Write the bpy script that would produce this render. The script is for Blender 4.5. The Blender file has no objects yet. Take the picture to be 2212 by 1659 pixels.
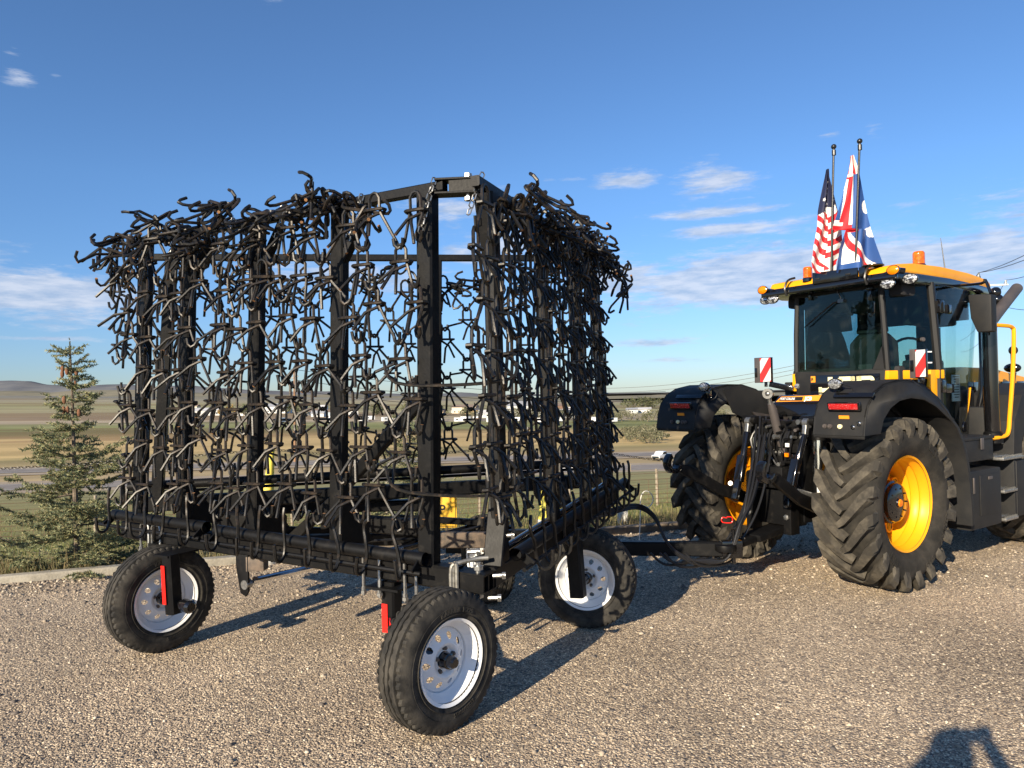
import bpy, bmesh, math, random
from mathutils import Vector, Matrix, noise
random.seed(7)
PI=math.pi
S=bpy.context.scene
COL=S.collection
# ------------------------------------------------------------ camera
F=1540.0; PW=2212.0; PH=1659.0
CAMP=Vector((0,0,1.75)); roll=math.radians(1.2); pitch=math.atan((848-829.5)/F)
fwd=Vector((0,math.cos(pitch),math.sin(pitch))); _r=Vector((1,0,0)); _u=_r.cross(fwd)
CR=(math.cos(roll)*_r-math.sin(roll)*_u).normalized(); CU=CR.cross(fwd).normalized()
cd=bpy.data.cameras.new('camera'); cam=bpy.data.objects.new('camera',cd); COL.objects.link(cam)
cam.matrix_world=Matrix(((CR.x,CU.x,-fwd.x,0),(CR.y,CU.y,-fwd.y,0),(CR.z,CU.z,-fwd.z,1.75),(0,0,0,1)))
cd.sensor_width=36; cd.lens=36*F/PW; cd.clip_start=.05; cd.clip_end=20000
S.camera=cam
def at(u,v,y):
    d=fwd+CR*((u-PW/2)/F)-CU*((v-PH/2)/F); return CAMP+d*(y/d.y)
def atz(u,v,z):
    d=fwd+CR*((u-PW/2)/F)-CU*((v-PH/2)/F); return CAMP+d*((z-CAMP.z)/d.z)
# ------------------------------------------------------------ world, sun, exposure
SUN_AZ=math.radians(32.6); SUN_EL=math.radians(22.3)   # shadows fall towards SUN_AZ from +Y
sdir=Vector((-math.sin(SUN_AZ)*math.cos(SUN_EL),-math.cos(SUN_AZ)*math.cos(SUN_EL),math.sin(SUN_EL)))
w=bpy.data.worlds.new('World'); S.world=w; w.use_nodes=True
N=w.node_tree.nodes; L=w.node_tree.links
N.clear()
def nd(T,**k):
    n=N.new(T)
    for a,b in k.items(): setattr(n,a,b)
    return n
def mth(op,a,b=None,c=None,nodes=None,links=None,clamp=False):
    nn=(nodes or N).new('ShaderNodeMath'); nn.operation=op; nn.use_clamp=clamp
    for i,x in enumerate((a,b,c)):
        if x is None: continue
        if isinstance(x,(int,float)): nn.inputs[i].default_value=x
        else: (links or L).new(x,nn.inputs[i])
    return nn.outputs[0]
sky=nd('ShaderNodeTexSky',sky_type='NISHITA',sun_disc=False)
sky.sun_elevation=SUN_EL; sky.sun_rotation=math.atan2(sdir.x,sdir.y); sky.altitude=1600; sky.air_density=1.0; sky.dust_density=.5; sky.ozone_density=2.0
tc=nd('ShaderNodeTexCoord'); sp=nd('ShaderNodeSeparateXYZ'); L.new(tc.outputs['Generated'],sp.inputs[0])
az=mth('ARCTAN2',sp.outputs[0],sp.outputs[1]); el=mth('ARCSINE',sp.outputs[2])
cb=nd('ShaderNodeCombineXYZ'); L.new(mth('MULTIPLY',az,1.0),cb.inputs[0]); L.new(mth('MULTIPLY',el,4.6),cb.inputs[1])
def nz(scale,detail,rough,dist=0.0):
    n=nd('ShaderNodeTexNoise'); n.inputs['Scale'].default_value=scale; n.inputs['Detail'].default_value=detail
    n.inputs['Roughness'].default_value=rough; n.inputs['Distortion'].default_value=dist; L.new(cb.outputs[0],n.inputs['Vector']); return n.outputs[0]
n1=nz(8,10,.62,.35); n2=nz(34,8,.65); n3=nz(22,6,.6,.1)
# cloud banks: azimuth, elevation, half sizes (rad), strength
def ae(u,v,su,sv,k): 
    d=(fwd+CR*((u-PW/2)/F)-CU*((v-PH/2)/F)).normalized(); return (math.atan2(d.x,d.y),math.asin(d.z),su/F*math.cos(math.atan2(d.x,d.y)),sv/F,k)
banks=[ae(*q) for q in [(1790,592,480,62,1.75),(2120,520,200,35,1.0),(1350,600,120,45,1.3),(1360,387,80,22,1.15),(1535,392,100,38,1.15),(1560,458,160,12,1.1),(1560,498,180,15,1.2),
 (80,632,240,46,1.35),(-200,600,260,70,1.1),(1000,455,140,50,.85),(760,600,230,48,.85),(1060,530,160,45,.85),(1440,738,130,11,.9),(1430,780,110,9,.7),(120,732,190,6,.7),(900,770,260,10,.6),
 (28,110,34,14,.75),(50,172,36,22,.75),(1885,274,28,14,.8),(1795,288,30,8,.75),(1225,388,62,6,.8),(1960,440,60,9,.75),(120,163,16,5,.7),(2400,480,300,110,1.0),(590,0,30,8,.6)]]
tot=None
for a0,e0,sa,se,k in banks:
    da=mth('DIVIDE',mth('SUBTRACT',az,a0),sa); de=mth('DIVIDE',mth('SUBTRACT',el,e0),se)
    q=mth('ADD',mth('MULTIPLY',da,da),mth('MULTIPLY',de,de))
    g=mth('MULTIPLY',mth('POWER',2.718,mth('MULTIPLY',q,-.9)),k)
    tot=g if tot is None else mth('MAXIMUM',tot,g)
# thin scattered cloud elsewhere in the sky (behind the camera too)
dens=mth('ADD',mth('MULTIPLY',tot,.72),mth('MULTIPLY',mth('SUBTRACT',n1,.5),1.55))
dens=mth('ADD',dens,mth('MULTIPLY',mth('SUBTRACT',n2,.5),.8))
mr=nd('ShaderNodeMapRange',interpolation_type='SMOOTHSTEP'); L.new(dens,mr.inputs[0]); mr.inputs[1].default_value=.26; mr.inputs[2].default_value=.80
has=mth('MULTIPLY',mr.outputs[0],mth('MINIMUM',mth('MULTIPLY',tot,4),1))
cl=nd('ShaderNodeMixRGB'); cl.inputs[1].default_value=(2.5,3.15,4.3,1); cl.inputs[2].default_value=(4.1,4.4,5.1,1)
shade=nd('ShaderNodeMapRange'); L.new(n3,shade.inputs[0]); shade.inputs[1].default_value=.36; shade.inputs[2].default_value=.62; L.new(shade.outputs[0],cl.inputs[0])
# sky tint towards the photograph's clear blue
hs=nd('ShaderNodeHueSaturation'); hs.inputs['Saturation'].default_value=1.13; hs.inputs['Value'].default_value=1.0; L.new(sky.outputs[0],hs.inputs['Color'])
tn=nd('ShaderNodeValToRGB'); te=tn.color_ramp.elements; te[0].position=0; te[0].color=(.40,.47,.62,1); te[1].position=1; te[1].color=(.86,.92,1.0,1)
for p_,c_ in ((.06,(.46,.54,.70)),(.16,(.59,.69,.84)),(.34,(.74,.84,.96)),(.6,(.82,.88,.98))):
    q_=te.new(p_); q_.color=(*c_,1)
L.new(mth('MULTIPLY',el,1.25),tn.inputs[0]); tm=nd('ShaderNodeMixRGB',blend_type='MULTIPLY'); tm.inputs[0].default_value=1; L.new(hs.outputs[0],tm.inputs[1]); L.new(tn.outputs[0],tm.inputs[2])
gs=nd('ShaderNodeVectorMath',operation='SCALE'); L.new(tm.outputs[0],gs.inputs[0]); gs.inputs['Scale'].default_value=1.0
mx=nd('ShaderNodeMixRGB'); L.new(mth('MULTIPLY',has,.82),mx.inputs[0]); L.new(gs.outputs[0],mx.inputs[1]); L.new(cl.outputs[0],mx.inputs[2])
bg=nd('ShaderNodeBackground'); bg.inputs[1].default_value=.105; L.new(mx.outputs[0],bg.inputs[0])
wo=nd('ShaderNodeOutputWorld'); L.new(bg.outputs[0],wo.inputs[0])
sl=bpy.data.lights.new('sun','SUN'); sl.energy=5.0; sl.angle=math.radians(.5); sl.color=(1,.86,.65)
so=bpy.data.objects.new('sun',sl); COL.objects.link(so); so.location=(-8,-12,12); so.rotation_euler=sdir.to_track_quat('Z','Y').to_euler()
S.view_settings.view_transform='Standard'; S.view_settings.look='None'; S.view_settings.exposure=.75; S.view_settings.gamma=1
S.render.engine='CYCLES'; S.cycles.use_denoising=True; S.cycles.max_bounces=8; S.cycles.transparent_max_bounces=16
# ------------------------------------------------------------ materials
def mat(name,col,rough=.5,metal=0.0,var=None,vs=8.0,bump=0.0,bs=40.0,coat=0.0,spec=None,alpha=None,vdet=4,vlo=.4,vhi=.65,space='Object',emit=None,trans=None):
    m=bpy.data.materials.new(name); m.use_nodes=True; t=m.node_tree; b=t.nodes['Principled BSDF']
    b.inputs['Base Color'].default_value=(*col,1); b.inputs['Roughness'].default_value=rough; b.inputs['Metallic'].default_value=metal
    if coat: b.inputs['Coat Weight'].default_value=coat; b.inputs['Coat Roughness'].default_value=.08
    if spec is not None: b.inputs['Specular IOR Level'].default_value=spec
    if emit: b.inputs['Emission Color'].default_value=(*emit[0],1); b.inputs['Emission Strength'].default_value=emit[1]
    if trans: b.inputs['Transmission Weight'].default_value=trans
    tcn=t.nodes.new('ShaderNodeTexCoord')
    if var:
        n=t.nodes.new('ShaderNodeTexNoise'); n.inputs['Scale'].default_value=vs; n.inputs['Detail'].default_value=vdet; n.inputs['Roughness'].default_value=.65
        t.links.new(tcn.outputs[space],n.inputs['Vector'])
        r=t.nodes.new('ShaderNodeMapRange'); r.inputs[1].default_value=vlo; r.inputs[2].default_value=vhi; t.links.new(n.outputs[0],r.inputs[0])
        x=t.nodes.new('ShaderNodeMixRGB'); x.inputs[1].default_value=(*col,1); x.inputs[2].default_value=(*var,1)
        t.links.new(r.outputs[0],x.inputs[0]); t.links.new(x.outputs[0],b.inputs['Base Color'])
        rr=t.nodes.new('ShaderNodeMapRange'); rr.inputs[3].default_value=max(rough-.08,.03); rr.inputs[4].default_value=min(rough+.15,1); t.links.new(n.outputs[0],rr.inputs[0]); t.links.new(rr.outputs[0],b.inputs['Roughness'])
    if bump:
        n=t.nodes.new('ShaderNodeTexNoise'); n.inputs['Scale'].default_value=bs; n.inputs['Detail'].default_value=5; t.links.new(tcn.outputs[space],n.inputs['Vector'])
        bn=t.nodes.new('ShaderNodeBump'); bn.inputs['Strength'].default_value=bump; bn.inputs['Distance'].default_value=.01; t.links.new(n.outputs[0],bn.inputs['Height']); t.links.new(bn.outputs[0],b.inputs['Normal'])
    return m
M={}
M['black']=mat('black_enamel',(.005,.005,.0055),.45,spec=.22,var=(.018,.016,.014),vs=14,bump=.08,bs=60,vlo=.55,vhi=.8)
M['chain']=mat('dark_chain_steel',(.010,.0097,.0095),.38,.12,spec=.42,var=(.052,.036,.024),vs=18,bump=.1,bs=90,vlo=.50,vhi=.74)  # brown variation is rust plus warm sun glints painted into the colour
M['rust']=mat('rusty_cut_end',(.35,.17,.06),.8,var=(.15,.08,.04),vs=40)
M['zinc']=mat('zinc_plated_steel',(.46,.46,.45),.35,.9,var=(.25,.25,.24),vs=60)
M['dullsteel']=mat('dull_galvanised_rod',(.34,.33,.30),.45,.7,var=(.18,.17,.15),vs=30)
M['chrome']=mat('bright_chrome',(.8,.8,.8),.12,1.0)
M['rubber']=mat('tyre_rubber',(.018,.0172,.016),.78,spec=.3,var=(.062,.056,.047),vs=9,bump=.15,bs=120)
M['tread']=mat('dusty_tractor_rubber',(.046,.042,.036),.9,spec=.2,var=(.125,.11,.086),vs=7,bump=.4,bs=45,vlo=.42,vhi=.68)
M['white']=mat('white_painted_steel',(.80,.81,.82),.35,var=(.62,.62,.62),vs=6,vlo=.62,vhi=.8)
M['yellow']=mat('yellow_orange_paint',(.90,.38,.006),.38,spec=.3,var=(.84,.345,.008),vs=3)
M['plastic']=mat('charcoal_plastic',(.011,.0115,.013),.6,spec=.35,var=(.019,.0185,.018),vs=5,bump=.12,bs=160)
M['gloss']=mat('gloss_black_paint',(.006,.006,.007),.10,coat=.6)
M['redtape']=mat('red_reflective_tape',(.85,.02,.015),.3)
M['redlens']=mat('red_lens',(.42,.006,.008),.2,var=(.50,.16,.16),vs=160,vlo=.54,vhi=.60)
M['amber']=mat('amber_lens',(.95,.28,.005),.08,var=(.75,.13,.0),vs=45)
M['beacon']=mat('amber_beacon_lens',(.75,.16,.01),.1,var=(.5,.06,.0),vs=30)
M['lamp']=mat('clear_lamp_lens',(.62,.64,.66),.08,.6,var=(.15,.15,.16),vs=55,vlo=.45,vhi=.55)
M['led']=mat('led_lamp_lens',(.70,.72,.74),.12,.4,var=(.06,.06,.07),vs=2.6,vlo=.44,vhi=.54)
M['cream']=mat('cream_decal',(.86,.80,.50),.5)
M['decalwhite']=mat('white_decal',(.8,.8,.8),.5)
M['decalorange']=mat('orange_decal',(.85,.30,.02),.45)
M['exh']=mat('matt_exhaust_steel',(.085,.075,.075),.5,.3,var=(.11,.095,.09),vs=6)
M['brown']=mat('brown_grey_steel',(.16,.12,.09),.6,var=(.05,.045,.04),vs=12)  # brown-grey puts the sunlit look of the dark cross member into the colour
M['hose']=mat('hydraulic_hose_rubber',(.012,.012,.013),.35,bump=.1,bs=200)
M['seat']=mat('dark_seat_fabric',(.02,.02,.022),.85)
def glass(name,tint,gl=.12,dirt=.0):
    m=bpy.data.materials.new(name); m.use_nodes=True; t=m.node_tree; t.nodes.clear()
    tr=t.nodes.new('ShaderNodeBsdfTransparent'); tr.inputs[0].default_value=(*tint,1)
    g=t.nodes.new('ShaderNodeBsdfGlossy'); g.inputs['Roughness'].default_value=.02; g.inputs[0].default_value=(.9,.95,1,1)
    f=t.nodes.new('ShaderNodeFresnel'); f.inputs[0].default_value=1.32
    x=t.nodes.new('ShaderNodeMixShader'); t.links.new(f.outputs[0],x.inputs[0]); t.links.new(tr.outputs[0],x.inputs[1]); t.links.new(g.outputs[0],x.inputs[2])
    last=x
    if dirt:
        d=t.nodes.new('ShaderNodeBsdfDiffuse'); d.inputs[0].default_value=(.5,.5,.48,1)
        c=t.nodes.new('ShaderNodeTexCoord'); n=t.nodes.new('ShaderNodeTexNoise'); n.inputs['Scale'].default_value=3; n.inputs['Detail'].default_value=8; n.inputs['Distortion'].default_value=2.5; t.links.new(c.outputs['Object'],n.inputs['Vector'])
        r=t.nodes.new('ShaderNodeMapRange'); r.inputs[1].default_value=.52; r.inputs[2].default_value=.8; r.inputs[4].default_value=dirt; t.links.new(n.outputs[0],r.inputs[0])
        y=t.nodes.new('ShaderNodeMixShader'); t.links.new(r.outputs[0],y.inputs[0]); t.links.new(x.outputs[0],y.inputs[1]); t.links.new(d.outputs[0],y.inputs[2]); last=y
    o=t.nodes.new('ShaderNodeOutputMaterial'); t.links.new(last.outputs[0],o.inputs[0]); return m
M['glass']=glass('tinted_cab_glass',(.58,.72,.70),dirt=.02)
M['glassdoor']=glass('clear_door_glass',(.84,.92,.91),dirt=.04)
# ------------------------------------------------------------ mesh helpers
class MB:
    def __init__(s): s.v=[]; s.f=[]; s.m=[]; s.cur=0
    def add(s,vs,fs):
        b=len(s.v); s.v+= [tuple(p) for p in vs]; s.f+=[tuple(b+i for i in f) for f in fs]; s.m+=[s.cur]*len(fs); return s
    def box(s,c,d,rot=None):
        c=Vector(c); h=Vector(d)/2; vs=[]
        for x in(-1,1):
            for y in(-1,1):
                for z in(-1,1):
                    p=Vector((x*h.x,y*h.y,z*h.z)); vs.append(c+(rot@p if rot else p))
        return s.add(vs,[(0,1,3,2),(4,6,7,5),(0,4,5,1),(2,3,7,6),(0,2,6,4),(1,5,7,3)])
    def bb(s,x0,x1,y0,y1,z0,z1): return s.box(((x0+x1)/2,(y0+y1)/2,(z0+z1)/2),(x1-x0,y1-y0,z1-z0))
    def beam(s,p,q,w_,h_,up=(0,0,1),ov=0.0,ch=.12):
        p=Vector(p); q=Vector(q); d=(q-p).normalized(); p=p-d*ov; q=q+d*ov; up=Vector(up)
        if abs(d.dot(up))>.98: up=Vector((1,0,0)) if abs(d.x)<.9 else Vector((0,1,0))
        a=d.cross(up).normalized(); b=a.cross(d); c=min(w_,h_)*ch; W=w_/2;H=h_/2
        ring=[(W-c,-H),(W,-H+c),(W,H-c),(W-c,H),(-W+c,H),(-W,H-c),(-W,-H+c),(-W+c,-H)]
        vs=[o+a*x+b*y for o in(p,q) for x,y in ring]
        fs=[(i,(i+1)%8,8+(i+1)%8,8+i) for i in range(8)]+[tuple(range(7,-1,-1)),tuple(range(8,16))]
        return s.add(vs,fs)
    def tube(s,pts,r,n=8,cap=True,closed=False):
        pts=[Vector(p) for p in pts]; R=r if isinstance(r,(list,tuple)) else [r]*len(pts); m=len(pts); vs=[]
        up=None
        for i,p in enumerate(pts):
            a=pts[i-1] if (i>0 or closed) else p; b=pts[(i+1)%m] if (i<m-1 or closed) else p
            d=(b-a).normalized()
            if up is None:
                up=Vector((0,0,1)) if abs(d.z)<.9 else Vector((1,0,0))
            x=d.cross(up)
            if x.length<1e-4: up=Vector((0,1,0)); x=d.cross(up)
            x.normalize(); y=x.cross(d).normalized(); up=y
            for k in range(n):
                t=2*PI*k/n; vs.append(p+x*(math.cos(t)*R[i])+y*(math.sin(t)*R[i]))
        fs=[]
        for i in range(m if closed else m-1):
            j=(i+1)%m
            for k in range(n): fs.append((i*n+k,i*n+(k+1)%n,j*n+(k+1)%n,j*n+k))
        if cap and not closed: fs+= [tuple(range(n-1,-1,-1)),tuple(range((m-1)*n,m*n))]
        return s.add(vs,fs)
    def lathe(s,c,axis,prof,n=24,closed=False):
        # prof: (radius, offset along axis)
        c=Vector(c); ax=Vector(axis).normalized(); a=ax.orthogonal().normalized(); b=ax.cross(a); m=len(prof)
        vs=[c+ax*o+(a*math.cos(2*PI*k/n)+b*math.sin(2*PI*k/n))*r for k in range(n) for r,o in prof]; fs=[]
        for k in range(n):
            k2=(k+1)%n
            for i in range(m if closed else m-1):
                j=(i+1)%m; fs.append((k*m+i,k2*m+i,k2*m+j,k*m+j))
        return s.add(vs,fs)
    def cyl(s,p,q,r,n=16): return s.tube([p,q],r,n)
    def prism(s,poly,fn,a,b):
        n=len(poly); vs=[fn(x,y,a) for x,y in poly]+[fn(x,y,b) for x,y in poly]
        return s.add(vs,[tuple(range(n-1,-1,-1)),tuple(range(n,2*n))]+[(i,(i+1)%n,n+(i+1)%n,n+i) for i in range(n)])
    def ball(s,c,r,n=12,m=8,sc=(1,1,1)):
        vs=[];c=Vector(c)
        for i in range(m+1):
            t=PI*i/m
            for k in range(n): vs.append(c+Vector((math.sin(t)*math.cos(2*PI*k/n)*r*sc[0],math.sin(t)*math.sin(2*PI*k/n)*r*sc[1],math.cos(t)*r*sc[2])))
        fs=[(i*n+k,(i+1)*n+k,(i+1)*n+(k+1)%n,i*n+(k+1)%n) for i in range(m) for k in range(n)]
        return s.add(vs,fs)
    def build(s,name,m,parent=None,bev=0.0,smooth=True,off=None,kind=None):
        me=bpy.data.meshes.new(name); vs=s.v
        if off is not None: vs=[(x-off[0],y-off[1],z-off[2]) for x,y,z in vs]
        me.from_pydata(vs,[],s.f); me.validate()
        for q in (m if isinstance(m,(list,tuple)) else [m]): me.materials.append(M[q] if isinstance(q,str) else q)
        if len(me.polygons)==len(s.m): me.polygons.foreach_set('material_index',s.m)
        bm=bmesh.new(); bm.from_mesh(me); bmesh.ops.remove_doubles(bm,verts=bm.verts,dist=1e-5); bmesh.ops.recalc_face_normals(bm,faces=bm.faces)
        if bev:
            es=[e for e in bm.edges if len(e.link_faces)==2 and e.calc_face_angle(0)>.5]
            bmesh.ops.bevel(bm,geom=es,offset=bev,segments=2,affect='EDGES',profile=.6)
        if smooth:
            for f in bm.faces: f.smooth=True
            for e in bm.edges:
                if len(e.link_faces)==2 and e.calc_face_angle(0)>.6: e.smooth=False
        bm.to_mesh(me); bm.free()
        return link(name,me,parent,kind)
def link(name,data,parent=None,kind=None):
    o=bpy.data.objects.new(name,data); COL.objects.link(o)
    if parent: o.parent=parent
    if kind: o['kind']=kind
    return o
def tag(o,label,cat,group=None):
    o['label']=label; o['category']=cat
    if group: o['group']=group
    return o
def empty(name,loc=(0,0,0),rz=0,parent=None):
    o=bpy.data.objects.new(name,None); o.empty_display_size=.1; o.location=loc; o.rotation_euler=(0,0,rz); COL.objects.link(o)
    if parent: o.parent=parent
    return o
def copytree(o,parent=None):
    c=o.copy(); COL.objects.link(c)
    if parent is not None: c.parent=parent
    for ch in list(o.children):
        copytree(ch,c)
    return c
def textmb(txt,size,bold=0.0,depth=.004,fn=None,mb=None,align='CENTER'):
    cu=bpy.data.curves.new('t','FONT'); cu.body=txt; cu.size=size; cu.offset=bold; cu.extrude=depth; cu.align_x=align; cu.align_y='CENTER'; cu.resolution_u=3
    o=bpy.data.objects.new('t',cu); me=bpy.data.meshes.new_from_object(o); 
    vs=[v.co.copy() for v in me.vertices]; fs=[tuple(p.vertices) for p in me.polygons]
    bpy.data.objects.remove(o); bpy.data.curves.remove(cu); bpy.data.meshes.remove(me)
    if fn: vs=[fn(v.x,v.y,v.z) for v in vs]
    mb=mb or MB(); return mb.add(vs,fs)
def smoothpath(pts,k=4):
    pts=[Vector(p) for p in pts]; out=[]
    for i in range(len(pts)-1):
        a=pts[max(i-1,0)];b=pts[i];c=pts[i+1];d=pts[min(i+2,len(pts)-1)]
        for j in range(k):
            t=j/k; out.append(.5*((2*b)+(c-a)*t+(2*a-5*b+4*c-d)*t*t+(3*b-3*c+d-a)*t**3))
    out.append(pts[-1]); return out
# ------------------------------------------------------------ terrain
def tt(x,y): return .965*y-.26*x
def hgt(x,y):
    t=tt(x,y)
    e=edge(x)                      # lot edge y at this x
    d=y-e
    if d<0: z=-.02
    elif d<18: z=-.02-.142*d*min(1,d/2.5+.25)
    else: z=-2.58-(d-18)*.097
    if t>105: z=min(z,0) ; 
    if t>112:
        k=min(1,(t-112)/6); z=z*(1-k)+(-12.3)*k
    if t>160:
        z=-12.3-.7*min(1,(t-160)/200)
        if t>600: z-=(t-600)*.0065
        if t>700: z+= noise.noise(Vector((x*.0016,y*.0011,0)))*9*min(1,(t-700)/900)+noise.noise(Vector((x*.006,y*.004,3)))*2.5*min(1,(t-700)/900)
    k=min(1,max(0,(d-4)/25)); z-= k*x*(.018+.012*min(1,max(0,(t-200)/400)))
    z-= .0035*min(y,300)
    return z
def edge(x): return 6.92+(x+4.99)*.30 if x<0 else 8.42+x*.26
def xs(n0,n1,f):  return [n0+(n1-n0)*i/f for i in range(f+1)]
def grid(name,X,Y,fn,m):
    vs=[(x,y,fn(x,y)) for y in Y for x in X]; nx=len(X)
    fs=[(j*nx+i,j*nx+i+1,(j+1)*nx+i+1,(j+1)*nx+i) for j in range(len(Y)-1) for i in range(nx-1)]
    me=bpy.data.meshes.new(name); me.from_pydata(vs,[],fs); me.materials.append(m)
    for p in me.polygons: p.use_smooth=True
    o=link(name,me); o['kind']='structure'; return o
def nodesmat(name):
    m=bpy.data.materials.new(name); m.use_nodes=True; return m,m.node_tree,m.node_tree.nodes['Principled BSDF']
def bandmat():
    m,t,b=nodesmat('prairie_grassland'); nn=t.nodes; ll=t.links
    geo=nn.new('ShaderNodeNewGeometry'); s=nn.new('ShaderNodeSeparateXYZ'); ll.new(geo.outputs['Position'],s.inputs[0])
    T=mth('SUBTRACT',mth('MULTIPLY',s.outputs[1],.965,nodes=nn,links=ll),mth('MULTIPLY',s.outputs[0],.26,nodes=nn,links=ll),nodes=nn,links=ll)
    lg=mth('LOGARITHM',mth('MAXIMUM',T,1.0,nodes=nn,links=ll),10.0,nodes=nn,links=ll)   # 1..4
    # streaky noise in (x, log t)
    cbn=nn.new('ShaderNodeCombineXYZ'); ll.new(mth('DIVIDE',s.outputs[0],mth('MAXIMUM',T,5.0,nodes=nn,links=ll),nodes=nn,links=ll),cbn.inputs[0]); ll.new(mth('MULTIPLY',lg,9.0,nodes=nn,links=ll),cbn.inputs[1])
    n=nn.new('ShaderNodeTexNoise'); n.inputs['Scale'].default_value=3.2; n.inputs['Detail'].default_value=7; n.inputs['Roughness'].default_value=.62; ll.new(cbn.outputs[0],n.inputs['Vector'])
    lw=mth('ADD',lg,mth('MULTIPLY',mth('SUBTRACT',n.outputs[0],.5,nodes=nn,links=ll),.10,nodes=nn,links=ll),nodes=nn,links=ll)
    k=mth('DIVIDE',mth('SUBTRACT',lw,.8,nodes=nn,links=ll),3.2,nodes=nn,links=ll)
    r=nn.new('ShaderNodeValToRGB'); ll.new(k,r.inputs[0]); e=r.color_ramp.elements
    stops=[(d_,tuple(min(.6,q_*1.6) for q_ in c_)) for d_,c_ in [(6,(.15,.16,.055)),(14,(.17,.165,.06)),(30,(.18,.165,.065)),(95,(.20,.18,.085)),(112,(.20,.17,.10)),(160,(.27,.20,.11)),(176,(.20,.17,.08)),(195,(.34,.25,.115)),(270,(.32,.23,.11)),(300,(.14,.145,.06)),(370,(.15,.155,.065)),(400,(.26,.21,.15)),(520,(.23,.20,.12)),(800,(.21,.20,.10)),(1300,(.23,.20,.13)),(2200,(.17,.16,.12)),(4500,(.14,.14,.13))]]  # farthest stops turn grey, with distance haze painted into the ground colour
    e[0].position=(math.log10(6)-.8)/3.2; e[0].color=(*stops[0][1],1); e[1].position=(math.log10(4500)-.8)/3.2; e[1].color=(*stops[-1][1],1)
    for d,c in stops[1:-1]:
        q=e.new((math.log10(d)-.8)/3.2); q.color=(*c,1)
    n2=nn.new('ShaderNodeTexNoise'); n2.inputs['Scale'].default_value=2.2; n2.inputs['Detail'].default_value=9; n2.inputs['Roughness'].default_value=.75; ll.new(geo.outputs['Position'],n2.inputs['Vector'])
    mixv=nn.new('ShaderNodeMixRGB'); mixv.blend_type='MULTIPLY'; mixv.inputs[0].default_value=1
    cr=nn.new('ShaderNodeMapRange'); ll.new(mth('ADD',mth('MULTIPLY',n.outputs[0],.65,nodes=nn,links=ll),mth('MULTIPLY',n2.outputs[0],.35,nodes=nn,links=ll),nodes=nn,links=ll),cr.inputs[0]); cr.inputs[1].default_value=.3; cr.inputs[2].default_value=.7; cr.inputs[3].default_value=.55; cr.inputs[4].default_value=1.35
    cc=nn.new('ShaderNodeCombineXYZ'); [ll.new(cr.outputs[0],cc.inputs[i]) for i in range(3)]
    ll.new(r.outputs[0],mixv.inputs[1]); ll.new(cc.outputs[0],mixv.inputs[2])
    # rust / green field patches on the plain
    n3=nn.new('ShaderNodeTexNoise'); n3.inputs['Scale'].default_value=1.3; n3.inputs['Detail'].default_value=2; ll.new(cbn.outputs[0],n3.inputs['Vector'])
    pr=nn.new('ShaderNodeMapRange'); ll.new(n3.outputs[0],pr.inputs[0]); pr.inputs[1].default_value=.54; pr.inputs[2].default_value=.58; pr.inputs[4].default_value=.5
    far=nn.new('ShaderNodeMapRange'); ll.new(T,far.inputs[0]); far.inputs[1].default_value=200; far.inputs[2].default_value=260
    mp=nn.new('ShaderNodeMixRGB'); ll.new(mth('MULTIPLY',pr.outputs[0],far.outputs[0],nodes=nn,links=ll),mp.inputs[0]); ll.new(mixv.outputs[0],mp.inputs[1]); mp.inputs[2].default_value=(.19,.11,.06,1)
    ll.new(mp.outputs[0],b.inputs['Base Color']); b.inputs['Roughness'].default_value=.95; b.inputs['Specular IOR Level'].default_value=.1
    bn=nn.new('ShaderNodeBump'); bn.inputs['Strength'].default_value=.35; bn.inputs['Distance'].default_value=.05; ll.new(n2.outputs[0],bn.inputs['Height']); ll.new(bn.outputs[0],b.inputs['Normal'])
    return m
M['grassland']=bandmat()
Xn=sorted(set([round(s*(i/14)**2.2*9000,2) for i in range(0,15) for s in(-1,1)]+[i*1.5 for i in range(-24,25)]+[i*14. for i in range(-30,31)]))
Yn=[5.5+i*.45 for i in range(16)]+[13+i*1.5 for i in range(20)]+[44+i*5 for i in range(26)]+[175*(1.055**i) for i in range(72)]
grid('grassland',Xn,Yn,lambda x,y: hgt(x,y) if y>edge(x)+.05 else -.35,M['grassland'])
# hills
def hillmat(name,c1,c2,sc):
    m,t,b=nodesmat(name); g=t.nodes.new('ShaderNodeNewGeometry'); mp=t.nodes.new('ShaderNodeMapping'); mp.inputs['Scale'].default_value=(sc,sc,sc*6); t.links.new(g.outputs['Position'],mp.inputs[0])
    n=t.nodes.new('ShaderNodeTexNoise'); n.inputs['Scale'].default_value=1; n.inputs['Detail'].default_value=8; n.inputs['Roughness'].default_value=.7; t.links.new(mp.outputs[0],n.inputs['Vector'])
    r=t.nodes.new('ShaderNodeMapRange'); r.inputs[1].default_value=.35; r.inputs[2].default_value=.65; t.links.new(n.outputs[0],r.inputs[0])
    x=t.nodes.new('ShaderNodeMixRGB'); x.inputs[1].default_value=(*c1,1); x.inputs[2].default_value=(*c2,1); t.links.new(r.outputs[0],x.inputs[0]); t.links.new(x.outputs[0],b.inputs['Base Color']); b.inputs['Roughness'].default_value=1; b.inputs['Specular IOR Level'].default_value=0
    return m
M['hillA']=hillmat('haze_tinted_hill_scrub',(.13,.14,.16),(.19,.19,.19),.004)  # distance haze is mixed into the hill colour as a blue-grey tint
M['hillB']=hillmat('brown_foothill_grass',(.19,.185,.145),(.28,.25,.18),.006)
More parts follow.
